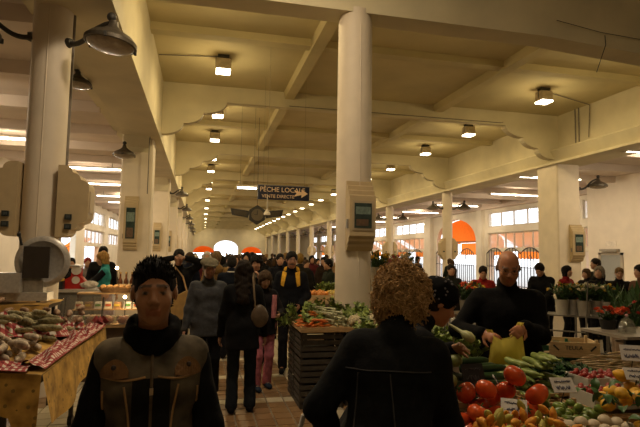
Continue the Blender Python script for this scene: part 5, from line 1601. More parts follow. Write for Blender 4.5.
# ================================================================== THE SAUSAGE STALL
rg = random.Random(5)
def gingham():
    m = mat('red_gingham', (.4, .05, .05), .85, .05, 40)
    n = m.node_tree.nodes; l = m.node_tree.links; b = n['Principled BSDF']
    tc = [x for x in n if x.type == 'TEX_COORD'][0]
    sep = n.new('ShaderNodeSeparateXYZ'); l.new(tc.outputs['UV'], sep.inputs[0])
    hs = []
    for ax in 'XY':
        mm = n.new('ShaderNodeMath'); mm.operation = 'PINGPONG'; mm.inputs[1].default_value = 1.; l.new(sep.outputs[ax], mm.inputs[0])
        g = n.new('ShaderNodeMath'); g.operation = 'GREATER_THAN'; g.inputs[1].default_value = .5; l.new(mm.outputs[0], g.inputs[0]); hs.append(g)
    ad = n.new('ShaderNodeMath'); ad.operation = 'ADD'; l.new(hs[0].outputs[0], ad.inputs[0]); l.new(hs[1].outputs[0], ad.inputs[1])
    dv = n.new('ShaderNodeMath'); dv.operation = 'MULTIPLY'; dv.inputs[1].default_value = .5; l.new(ad.outputs[0], dv.inputs[0])
    rp = n.new('ShaderNodeValToRGB'); e = rp.color_ramp.elements
    rp.color_ramp.interpolation = 'CONSTANT'
    e[0].position = 0; e[0].color = (.60, .54, .46, 1); e[1].position = .3; e[1].color = (.34, .06, .055, 1)
    x = e.new(.8); x.color = (.19, .010, .014, 1)
    l.new(dv.outputs[0], rp.inputs[0]); l.new(rp.outputs[0], b.inputs['Base Color'])
    return m
GING = gingham()
def uv_grid(name, fn, nu, nv, m, parent, us, vs):
    """cloth sheet with UVs counted in checks"""
    me = MB().grid(fn, nu, nv).mesh(name, m, True)
    w = nu+1
    uvl = me.uv_layers.new(name='UVMap')
    pos = {}
    for j in range(nv+1):
        for i in range(nu+1):
            p = Vector(fn(i/nu, j/nv)); pos[(round(p.x, 4), round(p.y, 4), round(p.z, 4))] = (i/nu*us, j/nv*vs)
    for lp in me.loops:
        c = me.vertices[lp.vertex_index].co; uvl.data[lp.index].uv = pos.get((round(c.x, 4), round(c.y, 4), round(c.z, 4)), (0, 0))
    return link(name, me, parent)
YCL = mat('ochre_printed_cloth', (.36, .19, .035), .85, .3, 9., .1, col2=(.52, .31, .07))
def add_print(m):
    n = m.node_tree.nodes; l = m.node_tree.links; b = n['Principled BSDF']
    vo = n.new('ShaderNodeTexVoronoi'); vo.inputs['Scale'].default_value = 17
    tc = [x for x in n if x.type == 'TEX_COORD'][0]; l.new(tc.outputs['Object'], vo.inputs['Vector'])
    lt = n.new('ShaderNodeMath'); lt.operation = 'LESS_THAN'; lt.inputs[1].default_value = .2; l.new(vo.outputs['Distance'], lt.inputs[0])
    mx = n.new('ShaderNodeMix'); mx.data_type = 'RGBA'; mx.inputs[7].default_value = (.24, .15, .04, 1)
    src = b.inputs['Base Color'].links[0].from_socket
    l.new(lt.outputs[0], mx.inputs[0]); l.new(src, mx.inputs[6]); l.new(mx.outputs[2], b.inputs['Base Color'])
add_print(YCL)
SX0, SX1, SY0, SY1 = -2.55, -.94, 3.55, 5.70      # table footprint
def stz(x): return .95+.16*(SX1-x)/(SX1-SX0)      # display rises away from the aisle
st = empty('sausage_stall', ((SX0+SX1)/2, (SY0+SY1)/2, 0), 'market table sloping up from the aisle, laid with cured sausages', 'table')
cx, cy = st.location.x, st.location.y
b = MB(); b._add([(SX0-cx, SY0-cy, stz(SX0)-.03), (SX1-cx, SY0-cy, stz(SX1)-.03), (SX1-cx, SY1-cy, stz(SX1)-.03), (SX0-cx, SY1-cy, stz(SX0)-.03), (SX0-cx, SY0-cy, stz(SX0)-.07), (SX1-cx, SY0-cy, stz(SX1)-.07), (SX1-cx, SY1-cy, stz(SX1)-.07), (SX0-cx, SY1-cy, stz(SX0)-.07)],
               [(0, 1, 2, 3), (7, 6, 5, 4), (0, 4, 5, 1), (1, 5, 6, 2), (2, 6, 7, 3), (3, 7, 4, 0)]); b.build('table_top', TBL, st)
for x in (SX0+.1, SX1-.25):
    for y in (SY0+.15, SY1-.15): MB().tube([(x-cx, y-cy, 0), (x-cx, y-cy, stz(x)-.07)], .022, 8).build('leg', IRON, st)
for y in (SY0+.15, SY1-.15):
    MB().lathe([(.05, -.02), (.05, .02)], (SX1-.25-cx, y-cy, .0505), 14, Matrix.Rotation(pi/2, 3, 'Y')).build('wheel', BLKPL, st, True)
# ochre cloth hanging over the two visible sides
yc = empty('tablecloth', (cx, cy, 0), 'ochre printed cloth hanging over the sausage stall edge', 'tablecloth')
def top_(u, v): 
    x = SX0+(SX1-SX0)*u; y = SY0+(SY1-SY0)*v; return (x-cx, y-cy, stz(x)-.022)
MB().grid(top_, 12, 12).build('cloth_top', YCL, yc, True)
MB().grid(lambda u, v: (SX1-cx+.006+.05*v+.018*math.sin(22*u+2*v)*v, SY0-cy+(SY1-SY0)*u, stz(SX1)-.022-(.30+.05*math.sin(9*u))*v), 40, 6).build('side_drop', YCL, yc, True)
MB().grid(lambda u, v: (SX0-cx+(SX1-SX0+.0)*u, SY0-cy-.006-.045*v-.018*math.sin(20*u)*v, (stz(SX0)*(1-u)+stz(SX1)*u)-.022-(.26+.05*math.sin(7*u)+(.10 if u > .92 else 0))*v), 40, 6).build('end_drop', YCL, yc, True)
# gingham: long rumpled strips dividing the sausages
gi = empty('gingham_cloth', (cx, cy, 0), 'red and white gingham cloth rumpled along the sausage stall', 'cloth')
def strip(nm, path, w, us, vs, amp=.03, drop=0.):
    def f(u, v):
        t = u*(len(path)-1); i = min(int(t), len(path)-2); q = t-i
        p = Vector(path[i]).lerp(Vector(path[i+1]), q); d = (Vector(path[i+1])-Vector(path[i])); d.z = 0; d.normalize(); s = Vector((d.y, -d.x, 0))
        x = p+s*((v-.5)*w)
        z = amp*(math.sin(pi*v)*(.55+.45*math.sin(23*u+5*v))+.35*math.sin(57*u+9*v)*math.sin(pi*v))
        if drop: z -= drop*max(0, v-.55)**1.3*2.2
        return (x.x-cx, x.y-cy, (stz(max(x.x, SX0)) if x.x < SX1 else stz(SX1))+p.z+z)
    return uv_grid(nm, f, 70, 12, GING, gi, us, vs)
strip('front_strip', [(-2.55, 3.62, .0), (-1.6, 3.62, .0), (-1.02, 3.63, .0)], .24, 60, 11, .025)
strip('aisle_strip', [(-1.02, 3.62, .0), (-1.02, 4.4, .0), (-1.0, 5.0, .0), (-1.0, 5.66, .0)], .16, 90, 7, .055)
strip('middle_strip', [(-2.5, 4.35, .02), (-1.8, 4.45, .02), (-1.2, 4.75, .02), (-1.05, 5.0, .0)], .22, 70, 9, .075)
strip('cross_strip', [(-2.4, 5.25, .02), (-1.7, 5.28, .03), (-1.1, 5.45, .0)], .2, 60, 8, .07)
kn = empty('cloth_knot', (-.98, 5.62, .97), 'tied knot of gingham at the far corner of the sausage stall', 'cloth')
for k in range(4):
    a = k*1.6
    MB().grid(lambda u, v: (.07*math.cos(a+v*.8)*u+.02*math.sin(5*v), .07*math.sin(a+v*.8)*u, .03+.05*math.sin(pi*u)*(1-v)-.05*v), 8, 8).build('fold', mat('gingham_fold', (.26, .04, .04), .85, .5, 60), kn, True)
# sausages
SAU = [mat('sausage_bloom', (.30, .22, .15), .8, .35, 26., .3, col2=(.42, .34, .25)), mat('sausage_brown', (.17, .09, .05), .7, .35, 22., .3, col2=(.30, .19, .12)), mat('sausage_herb', (.15, .13, .06), .85, .35, 40., .4, col2=(.30, .26, .14))]
def sausage_mesh(m, L, r, bend):
    n = 9; b = MB()
    b.tube([(bend*math.sin(pi*t), L*(t-.5), 0) for t in [k/n for k in range(n+1)]], [r*(.25+.75*min(1, 6*t, 6*(1-t))) for t in [k/n for k in range(n+1)]], 9)
    return b.mesh('cured_sausage', m, True)
SM = [[sausage_mesh(m, .20+.03*k, .021+.003*k, .012*(k-1)) for k in range(3)] for m in SAU]
tie = MB().tube([(0, .11, 0), (0, .125, .01), (.01, .14, .0)], .003, 4).mesh('string_tie', mat('string', (.4, .33, .22), .8))
def lay(x0, x1, y0, y1, kind, nx, ny, ang, label, group):
    for i in range(nx):
        for j in range(ny):
            for lay_ in range(2):
                if lay_ and rg.random() < .45: continue
                x = x0+(x1-x0)*(i+.5)/nx+J(.02); y = y0+(y1-y0)*(j+.5)/ny+J(.02)
                o = settle(link('cured_sausage', rg.choice(SM[kind]), None, (x, y, stz(x)+.015), (J(.06), J(.05), ang+J(.35))))
                tag(o, label, 'sausage', group); link('string_tie', tie, o)
lay(-2.45, -1.12, 3.75, 4.30, 0, 13, 4, .5, 'white-bloomed cured sausage at the near end of the stall', 'bloomed sausages near the stall end')
lay(-2.4, -1.15, 4.55, 5.15, 2, 13, 5, .9, 'herb-coated cured sausage between the gingham strips', 'herb sausages between gingham strips')
lay(-2.35, -1.1, 5.38, 5.62, 1, 12, 2, .3, 'dark brown cured sausage at the far end of the stall', 'brown sausages at the far stall end')
# clear guard panel
o = empty('guard_panel', (-1.16, 5.72, 1.0), 'clear plastic sneeze guard at the far end of the sausages', 'guard')
MB().box((0, 0, .11), (.40, .012, .24), Euler((-.5, 0, 0))).build('panel', glass_mat('clear_guard', (.92, .91, .88), .08, .06, (.5, .45, .38)), o)
for s in (-1, 1): MB().tube([(s*.18, .0, -.06), (s*.18, -.0, .02), (s*.18, .06, .22)], .008, 6).build('bracket', IRON, o)

# meat slicer on a raised board at the back of the stall
STEEL = mat('brushed_steel', (.50, .47, .42), .35, .15, 30, 0, .35)
c = atD(36, 262, 6.0)
sl = empty('meat_slicer', (c.x, 6.02, 1.265), 'steel meat slicer with a round blade guard and dark slice plate', 'slicer')
vb = empty('riser_board', (c.x-.40, 6.06, 0), 'ochre-draped riser under the meat slicer', 'stand')
MB().bb((-.60, -.30, 1.10), (.52, .30, 1.14)).build('board', TBL, vb)
MB().grid(lambda u, v: (-.62+1.17*u, -.31-.03*v, 1.145-.10*v+.012*math.sin(20*u)), 24, 3).build('cloth_drop', YCL, vb, True)
MB().grid(lambda u, v: (-.62+1.17*u, -.31+.62*v, 1.146+.008*math.sin(9*u)*math.sin(7*v)), 16, 8).build('cloth_top', YCL, vb, True)
for sx in (-.5, .45):
    for sy in (-.26, .26): MB().tube([(sx, sy, 0), (sx, sy, 1.10)], .02, 6).build('leg', IRON, vb)
MB().bb((-.62, -.13, -.09), (.09, .12, -.005)).build('base', STEEL, sl)
for sx in (-.5, .0):
    for sy in (-.1, .1): MB().cone((sx, sy, -.102), (sx, sy, -.088), .02, .02, 8).build('foot', BLKPL, sl)
MB().bb((-.55, -.02, -.005), (-.1, .1, .16)).build('motor_housing', STEEL, sl)
RX = Matrix.Rotation(pi/2, 3, 'X')
cz = c.z-1.265
MB().lathe([(.22, -.03), (.26, -.025), (.275, 0), (.26, .02), (.22, .03), (.19, .012), (.02, .012)], (0, -.02, cz), 40, RX, True).build('blade_guard', STEEL, sl, True)
MB().bb((-.16, -.13, cz-.17), (.09, -.10, cz+.16)).build('slice_plate', mat('dark_slice_plate', (.03, .022, .016), .5, .2, 12), sl)
MB().tube([(-.20, -.06, cz+.17), (-.22, -.08, cz+.27)], .015, 8).build('handle', BLKPL, sl, True)
MB().sphere((-.225, -.085, cz+.285), (.022, .022, .03), 10, 8).build('knob', BLKPL, sl, True)
MB().bb((-.60, -.20, -.0), (-.16, -.05, .20)).build('carriage', STEEL, sl)
MB().bb((-.30, -.06, -.005), (.03, .06, max(.06, cz-.20))).build('pedestal', STEEL, sl)

# ================================================================== COUNTERS BEHIND THE SAUSAGE STALL
rg = random.Random(31)
DKW = mat('dark_counter_wood', (.06, .035, .02), .6, .25, 10)
# cheese and bread counter, lit by small spots
co = empty('deli_counter', (-1.22, 7.62, 0), 'dark counter with a glass front carrying baskets, jars and cheeses', 'counter')
MB().bb((-.42, -.30, 0), (.42, .30, .70)).build('body', DKW, co)
MB().bb((-.46, -.36, .70), (.46, .34, .74)).build('counter_top', WOODC, co)
MB().bb((-.46, -.372, .74), (.46, -.364, .86)).build('glass_front', glass_mat('counter_glass', (.9, .9, .88), .1, .06), co)
MB().bb((-.44, .12, 1.10), (.44, .34, 1.12)).build('shelf', WOODC, co)
for s in (-1, 1): MB().bb((s*.43-.012, .14, .74), (s*.43+.012, .32, 1.10)).build('shelf_post', DKW, co)
BASK = mat('wicker', (.20, .11, .045), .8, .35, 40., .5)
def basket(p, rx, ry, h, label):
    o = empty('basket', p, label, 'basket')
    b = MB(); n = 24
    def ring(k, f, dz): return [(rx*f*math.cos(2*pi*i/n), ry*f*math.sin(2*pi*i/n), dz) for i in range(n)]
    vs = ring(0, .8, 0)+ring(0, 1, h)+ring(0, .93, h)+ring(0, .74, .012)
    fs = [(r*n+i, r*n+(i+1) % n, (r+1)*n+(i+1) % n, (r+1)*n+i) for r in range(3) for i in range(n)]+[tuple(range(n))[::-1], tuple(range(3*n, 4*n))]
    b._add(vs, fs); b.build('bowl', BASK, o, True)
    MB().tube([(rx*math.cos(t), ry*math.sin(t), h) for t in [2*pi*k/24 for k in range(25)]], .009, 6).build('rim', BASK, o, True)
    return o
basket((-1.17, 7.84, 1.122), .24, .10, .06, 'long wicker bread basket on the counter shelf')
LOAF = mat('bread_crust', (.42, .22, .07), .8, .3, 20., .3)
lo = MB().sphere((0, 0, 0), (.10, .04, .035), 14, 8).mesh('bread_loaf', LOAF, True)
for k in range(5): tag(link('bread_loaf', lo, None, (-1.34+.085*k, 7.84, 1.195), (0, 0, pi/2+J(.1))), 'small crusty loaf in the long wicker basket', 'bread', 'loaves in the wicker basket')
basket((-1.36, 7.44, .74), .13, .075, .07, 'dark basket of small sausages on the counter top')
for k in range(5): tag(link('cured_sausage', SM[k % 2][0], None, (-1.44+.040*k, 7.44, .83), (0, 0, J(.04))), 'small cured sausage in the dark basket on the counter', 'sausage', 'sausages in the counter basket')
BOT = mat('brown_bottle', (.07, .025, .010), .15, .3, 10)
btm = MB().lathe([(.0, 0), (.033, .0), (.035, .02), (.035, .15), (.014, .20), (.013, .26), (.016, .265), (.0, .268)], (0, 0, 0), 14).mesh('bottle', BOT, True)
labm = MB().lathe([(.0356, .05), (.0356, .11)], (0, 0, 0), 14, None, False).mesh('label_band', mat('bottle_label', (.45, .33, .18), .6, .3, 30), True)
capm = MB().lathe([(.017, .262), (.017, .285), (.0, .286)], (0, 0, 0), 10).mesh('cap', mat('bottle_cap', (.25, .16, .05), .4), True)
for k in range(5):
    o = link('bottle', btm, None, (-1.14+.082*k, 8.0, 1.121)); tag(o, 'brown glass bottle in the row on the counter shelf', 'bottle', 'bottles on the counter shelf'); link('label_band', labm, o); link('cap', capm, o)
JAR = mat('jar_contents', (.36, .30, .16), .3, .4, 18)
jm = MB().lathe([(0, 0), (.032, 0), (.034, .01), (.034, .07), (.028, .08), (0, .08)], (0, 0, 0), 12).mesh('jar', JAR, True)
jl_ = MB().lathe([(.031, .078), (.031, .098), (0, .099)], (0, 0, 0), 12).mesh('lid', mat('jar_lid', (.5, .44, .32), .4), True)
for k in range(5):
    o = link('jar', jm, None, (-1.20+.085*(k % 5)+J(.006), 7.43, .741)); tag(o, 'small preserve jar on the deli counter top', 'jar', 'jars on the deli counter'); link('lid', jl_, o)
chz = [MB().lathe([(0, 0), (r, 0), (r*1.02, .02), (r, .045), (0, .047)], (0, 0, 0), 18).mesh('cheese', mat('cheese_rind', (.55, .40, .18), .6, .2, 14), True) for r in (.06, .08)]
for k in range(7): tag(link('cheese', chz[k % 2], None, (-1.56+.13*k+J(.01), 7.80, .741)), 'round pale cheese on the deli counter', 'cheese', 'cheeses on the deli counter')
for px, py, D, lab in ((125, 297, 7.55, 'small warm spot lamp low on the deli counter'), (117, 268, 7.95, 'small warm spot lamp beside the row of bottles')):
    p = atD(px, py, D); zb = .741 if py > 280 else 1.121
    o = empty('spot_lamp', (p.x, p.y, zb), lab, 'lamp'); h = p.z-zb
    MB().tube([(0, .05, 0), (0, .05, h*.8), (0, 0, h)], .007, 6).build('stem', IRON, o, True)
    MB().sphere((0, 0, h), .024, 12, 8).build('bulb', mat('spot_glow', (1, .85, .6), .3, 0, 1, emit=25, emit_col=(1, .72, .38)), o, True)
    MB().cone((0, .05, 0), (0, .05, .012), .04, .035, 14).build('base', IRON, o)
    light('spot_glow', 'POINT', (0, -.05, h), 5.0, (1, .7, .35), o, shadow_soft_size=.03)
MB().bb((-.44, -.10, .90), (.44, .10, .915)).build('shelf', WOODC, co)
for s in (-1, 1): MB().bb((s*.42-.01, -.08, .74), (s*.42+.01, .08, .90)).build('shelf_post', DKW, co)
PKG = [mat('package_cream', (.58, .50, .36), .6, .15, 14), mat('package_brown', (.30, .17, .08), .6, .25, 14), mat('package_white', (.62, .58, .52), .6, .1, 14)]
pk = [MB().box((0, 0, .045), (.10, .12, .09), None, .85).mesh('food_package', m_) for m_ in PKG]
pb = [MB().box((0, -.062, .05), (.07, .002, .03)).mesh('label_band', mat('package_label_%d' % i, c_, .6)) for i, c_ in enumerate(((.4, .08, .03), (.1, .25, .06), (.5, .35, .05)))]
for k in range(7):
    o = link('food_package', pk[k % 3], None, (-1.60+.125*k, 7.62+J(.01), .916), (0, 0, J(.12))); tag(o, 'small wrapped food package on the middle counter shelf', 'package', 'packages on the counter shelf'); link('label_band', pb[(k*2) % 3], o)
hm = MB().sphere((0, 0, 0), (.075, .05, .055), 14, 9).mesh('cured_ham', mat('ham_rind', (.34, .13, .06), .5, .3, 14), True)
for k in range(4): tag(link('cured_ham', hm, None, (-1.55+.19*k, 7.30+.0*k, .797), (0, 0, J(.4))), 'small cured ham at the front edge of the deli counter', 'ham', 'hams on the deli counter')
bx = empty('paper_box', (-1.55, 7.46, .74), 'white paper box with a green label on the counter corner', 'box')
MB().bb((-.09, -.06, 0), (.09, .06, .10)).build('carton', mat('carton_white', (.55, .5, .45), .7), bx); MB().bb((-.02, -.063, .05), (.09, -.061, .10)).build('label_patch', mat('label_green', (.12, .3, .06), .6), bx)
# grey counter further back
gx = atD(76, 260, 9.2).x
gc = empty('grey_counter', (gx, 9.1, 0), 'grey steel-fronted counter behind the deli shelf', 'counter')
MB().bb((-.62, -.3, 0), (.34, .3, 1.05)).build('body', mat('counter_grey', (.13, .12, .10), .5, .15, 8), gc)
MB().bb((-.66, -.34, 1.05), (.38, .32, 1.09)).build('counter_top', STEEL, gc)
for k in range(2): MB().bb((-.58+.46*k, -.31, .08), (-.16+.46*k, -.30, .98)).build('panel', mat('counter_panel', (.16, .15, .13), .5, .12, 8), gc)
rs = empty('dial_scale', (gx-.02, 9.1, 1.09), 'red weighing scale with two round white dials on the grey counter', 'scale')
REDP = mat('scale_red', (.45, .016, .012), .3, .1, 9)
MB().prism([(-.16, 0), (.16, 0), (.17, .12), (.09, .20), (.09, .34), (-.03, .34), (-.05, .20), (-.22, .10)], 'y', -.09, .09).build('body', REDP, rs)
for x, z, r in ((.03, .30, .075), (.03, .14, .06)):
    d_ = MB().lathe([(r, -.01), (r, .01)], (x, -.1, z), 20, RX).build('dial', mat('dial_white', (.6, .56, .5), .4), rs, True)
MB().lathe([(.16, 0), (.17, .02), (0, .021)], (-.02, 0, .36), 20).build('pan', STEEL, rs, True)
wr = empty('wrapping_paper', (gx+.22, 9.0, 1.10), 'crumpled white wrapping paper on the grey counter', 'paper')
MB().sphere((0, 0, .06), (.13, .10, .055), 16, 8, fn=lambda p, t, a: p*(1+.18*math.sin(5*t+3*a))).build('sheet', mat('paper_white', (.55, .5, .44), .8, .2, 12, .3), wr)
yb = empty('yellow_box', (gx-.25, 8.95, 1.09), 'dark box with a yellow top on the grey counter', 'box')
MB().bb((-.1, -.08, 0), (.1, .08, .13)).build('case', BLKPL, yb); MB().bb((-.09, -.07, .13), (.09, .07, .17)).build('top', mat('yellow_top', (.6, .4, .04), .6), yb)
# big pier-side stall with crates of fish ice boxes far up the shaded aisle
for k, (x, y) in enumerate(((-3.4, 13.5), (-3.6, 17.5), (-3.2, 21.5))):
    o = table('aisle_table', ['market table with pale crates just past the square pier', 'market table with pale crates midway up the shaded aisle', 'farthest market table with pale crates in the shaded aisle'][k], (x-.7, y-.5), (x+.7, y+.5), .85, STEEL)
    for j in range(3):
        crate('pale_crate', 'pale crate standing on a market table in the shaded aisle', (x-.45+.45*j, y, .85), .4, .5, .16, WOODP, 0, 1, 'pale crates in the shaded aisle')

# ================================================================== FLOWERS
rg = random.Random(77)
STEMG = mat('flower_stem_green', (.035, .085, .02), .6, .4, 12)
BUCK = mat('grey_bucket', (.34, .31, .26), .5, .15, 8)
BUCKW = mat('white_bucket', (.50, .47, .40), .5, .1, 8)
def bucket_mesh(r, h): return MB().lathe([(0, 0), (r*.78, 0), (r, h), (r*1.05, h+.005), (r*.95, h), (r*.74, .02), (0, .02)], (0, 0, 0), 18, None, False)
def leaves_mesh(seed, n, L, sp):
    q = random.Random(seed); b = MB()
    for k in range(n):
        a = q.uniform(0, 6.28); t = sp*q.random()**.5; tip = Vector((t*math.cos(a), t*math.sin(a), L*q.uniform(.6, 1)))
        b.tube([(tip.x*.2, tip.y*.2, 0), tip*.6+Vector((0, 0, .05)), tip], [.005, .004, .003], 4)
        for j in range(3):
            c = tip*q.uniform(.35, .95); d = Vector((q.gauss(0, 1), q.gauss(0, 1), q.uniform(.2, 1.2))).normalized(); s = d.cross(Vector((0, 0, 1))).normalized()
            l_ = q.uniform(.06, .13); b._add([c, c+d*l_*.5+s*l_*.2, c+d*l_, c+d*l_*.5-s*l_*.2], [(0, 1, 2, 3)])
    return b.mesh('foliage', STEMG)
FOL = [leaves_mesh(k, 46, .34, .17) for k in range(3)]
def bloom_mesh(m, r, petals):
    b = MB()
    for ring, (f, z) in enumerate(((1, 0), (.62, .4))):
        for i in range(petals):
            a = 2*pi*(i+.5*ring)/petals; d = Vector((math.cos(a), math.sin(a), 0)); s = Vector((-d.y, d.x, 0)); z0 = Vector((0, 0, r*z))
            b._add([z0, z0+d*r*f*.55+s*r*.32+Vector((0, 0, r*.28)), z0+d*r*f+Vector((0, 0, r*.42)), z0+d*r*f*.55-s*r*.32+Vector((0, 0, r*.28))], [(0, 1, 2, 3)])
    b.sphere((0, 0, r*.3), r*.3, 6, 4)
    return b.mesh('bloom', m)
FC = {'yellow': mat('bloom_yellow', (.62, .40, .03), .6, .25, 30), 'white': mat('bloom_white', (.58, .52, .36), .6, .12, 30), 'orange': mat('bloom_orange', (.70, .09, .015), .6, .3, 30), 'pink': mat('bloom_pink', (.55, .22, .20), .6, .2, 30), 'red': mat('bloom_red', (.45, .02, .02), .6, .25, 30)}
BLM = {k: bloom_mesh(m, .036, 8) for k, m in FC.items()}
def flower_bucket(p, color, label, r=.10, h=.22, m=BUCK, nb=16, sp=.17, tall=.34):
    o = empty('flower_bucket', p, label, 'flowers')
    bucket_mesh(r, h).build('bucket', m, o, True)
    f = link('foliage', FOL[rg.randrange(3)], o, (0, 0, h*.55), rg.uniform(0, 6)); f.scale = (sp/.2, sp/.2, tall/.34)
    for k in range(nb):
        a = rg.uniform(0, 6.28); t = sp*rg.random()**.5
        link('bloom', BLM[color], o, (t*math.cos(a), t*math.sin(a), h*.55+tall*(1.0-.25*(t/sp)**2)+J(.02)), (J(.6), J(.6), rg.uniform(0, 6)))
    return o
# metal flower bench by the broad pier
fb = empty('flower_bench', (5.98, 7.25, 0), 'metal-framed bench carrying rows of flower buckets', 'bench', None, -.69)
GALV = mat('galvanised_frame', (.16, .14, .11), .5, .2, 12, 0, .4)
ZB = .80
MB().bb((-.42, -.25, ZB-.02), (1.6, .25, ZB)).build('bench_top', GALV, fb)
for x in (-.42, 0, .45, 1.0, 1.6):
    for y in (-.25, .25): MB().tube([(x, y, 0), (x, y, ZB-.02)], .018, 6).build('leg', GALV, fb)
for z in (.25, .55): MB().tube([(-.42, -.25, z), (1.6, -.25, z)], .013, 6).build('rail', GALV, fb)
spec = [(562, 'yellow', 'grey bucket of yellow flowers at the pier end of the metal bench'), (573, 'yellow', 'grey bucket of yellow narcissus beside the leaning stick'), (584, 'white', 'grey bucket of dense white flowers behind the metal rail'), (597, 'white', 'grey bucket of white flowers next to the fair-haired shopper'), (609, 'yellow', 'grey bucket of mixed greenery with a few yellow blooms')]
for k, (px, c_, lab) in enumerate(spec):
    p = atD(px, 305, 9.25+.12*(k % 2)); flower_bucket((p.x, p.y, ZB), c_, lab, .105, .24, BUCK if k else BUCKW, 6 if k == 4 else (12 if k < 2 else 24), .2, .36)
for k, (px, D, lab) in enumerate(((622, 8.6, 'dark leafy potted plant beside the flower bench'), (636, 8.2, 'broad dark green potted shrub beside the flower bench'), (628, 7.4, 'small reddish potted plant on the ground stand'))):
    p = atD(px, 300, D)
    o = empty('potted_plant', (p.x, p.y, .0), lab, 'plant')
    bucket_mesh(.16, .78 if k < 2 else .7).build('pot', mat('plant_stand_pot', (.20, .13, .08), .7, .2, 10), o, True)
    f = link('foliage', FOL[k], o, (0, 0, .55)); f.scale = (1.1, 1.1, 2.2)
    if k == 2:
        for q in range(5): link('bloom', BLM['red'], o, (J(.2), J(.2), 1.15+J(.1)), (J(.6), J(.6), 0))
# dark table with a pale top, orange tulips and a glass cloche
dt = table('display_table', 'dark cloth-covered table with a pale top beside the metal bench', (4.18, 4.35), (5.5, 5.0), .93, mat('pale_table_top', (.26, .22, .17), .5, .1, 8), .03)
MB().bb((-.66, -.31, .1), (.66, -.30, .9)).build('skirt', cloth((.012, .011, .012), 'black_table_skirt'), dt)
flower_bucket(tuple(Vector((*atD(608, 320, 6.6).xy, .93))), 'orange', 'low bucket of bright orange tulips on the pale table top', .09, .10, BLKPL, 20, .14, .16)
flower_bucket(tuple(Vector((*atD(619, 320, 6.75).xy, .93))), 'orange', 'second low bucket of orange tulips by the glass cloche', .08, .10, BLKPL, 14, .12, .15)
p = atD(627, 330, 6.35)
o = empty('glass_cloche', (p.x, p.y, .93), 'clear glass cloche on the pale table top', 'cloche')
MB().lathe([(.085, 0), (.08, .08), (.05, .14), (.015, .165), (.0, .17)], (0, 0, 0), 20, None, False).build('dome', glass_mat('cloche_glass', (.8, .82, .78), .2, .12, (.4, .4, .35)), o, True)
MB().sphere((0, 0, .185), .016, 10, 8).build('knob', mat('pink_knob', (.5, .25, .25), .4), o, True)
o = empty('leaning_stick', tuple(Vector((*atD(584, 340, 8.9).xy, 0))), 'pale stick leaning on the metal flower bench', 'stick')
MB().tube([(0, 0, 0), (.18, .1, 1.35)], .010, 6).build('shaft', GALV, o, True)
# buckets behind the curly-haired shopper
fs = empty('flower_stand', (3.0, 7.5, 0), 'slatted stand of flower buckets beside the round column', 'stand')
for k in range(5): MB().bb((-.7, -.42+.17*k, 1.13), (.75, -.29+.17*k, 1.15)).build('slat', WOODC, fs)
for x in (-.65, .7):
    for y in (-.38, .38): MB().bb((x-.025, y-.025, 0), (x+.025, y+.025, 1.13)).build('leg', WOODC, fs)
for px, D, c_, lab, m_, hh in ((377, 7.7, 'yellow', 'tall white bucket of yellow daffodils beside the round column', BUCKW, .38), (388, 7.9, 'yellow', 'grey bucket of yellow flowers behind the curly-haired shopper', BUCK, .34), (397, 7.6, 'pink', 'terracotta-toned bucket of pale pink flowers behind the curly-haired shopper', mat('terracotta', (.34, .15, .07), .8), .26), (407, 7.9, 'white', 'white bucket of white flowers behind the curly-haired shopper', BUCKW, .34), (373, 8.2, 'pink', 'bucket of small pink blooms beside the round column', BUCK, .3)):
    p = atD(px, 300, D); flower_bucket((p.x, p.y, 1.15), c_, lab, .10, hh, m_, 18, .16, .38)
flower_bucket(tuple(Vector((*atD(466, 300, 8.2).xy, .85))), 'orange', 'bucket of orange and red flowers behind the stallholder\'s shoulder', .10, .2, BUCK, 18, .17, .34)
flower_bucket(tuple(Vector((*atD(474, 300, 8.3).xy, .85))), 'yellow', 'bucket of yellow flowers beside the red jacket', .10, .2, BUCK, 16, .17, .34)
a_ = atD(470, 300, 8.25); table('flower_table', 'low table for the orange flower buckets behind the stallholder', (a_.x-.32, a_.y-.3), (a_.x+.5, a_.y+.3), .85)
# packing table with plastic bags and a wire basket
pt_ = table('packing_table', 'packing table with plastic bags behind the leafy greens', (2.30, 4.85), (3.1, 5.4), .90)
PLA = mat('white_plastic_bag', (.50, .47, .40), .35, .25, 14., .4)
for k, (x, y) in enumerate(((2.45, 5.02), (2.62, 5.1), (2.80, 5.0), (2.95, 5.15), (2.7, 5.28))):
    o = MB().sphere((0, 0, .07), (.10, .08, .08), 14, 9, fn=lambda p, t, a, k=k: p*(1+.16*math.sin(4*t+k)*math.sin(3*a)+.1*math.sin(9*t+2*k))).build('plastic_bag', PLA, None, True, (x, y, .925), k*1.1)
    tag(o, 'crumpled white plastic bag on the packing table', 'bag', 'plastic bags on the packing table')
wb_ = empty('wire_basket', (2.38, 4.72+.22, .90), 'blue-grey wire basket on the packing table edge', 'basket')
WIRE = mat('blue_wire', (.06, .09, .13), .4, .1, 9, 0, .5)
for k in range(9): MB().tube([(-.12+.03*k, -.1, .0), (-.12+.03*k, -.1, .18)], .005, 5).build('wire', WIRE, wb_)
for z in (.01, .18): MB().tube([(-.13, -.1, z), (.13, -.1, z), (.13, .08, z), (-.13, .08, z), (-.13, -.1, z)], .006, 5).build('rim_wire', WIRE, wb_)

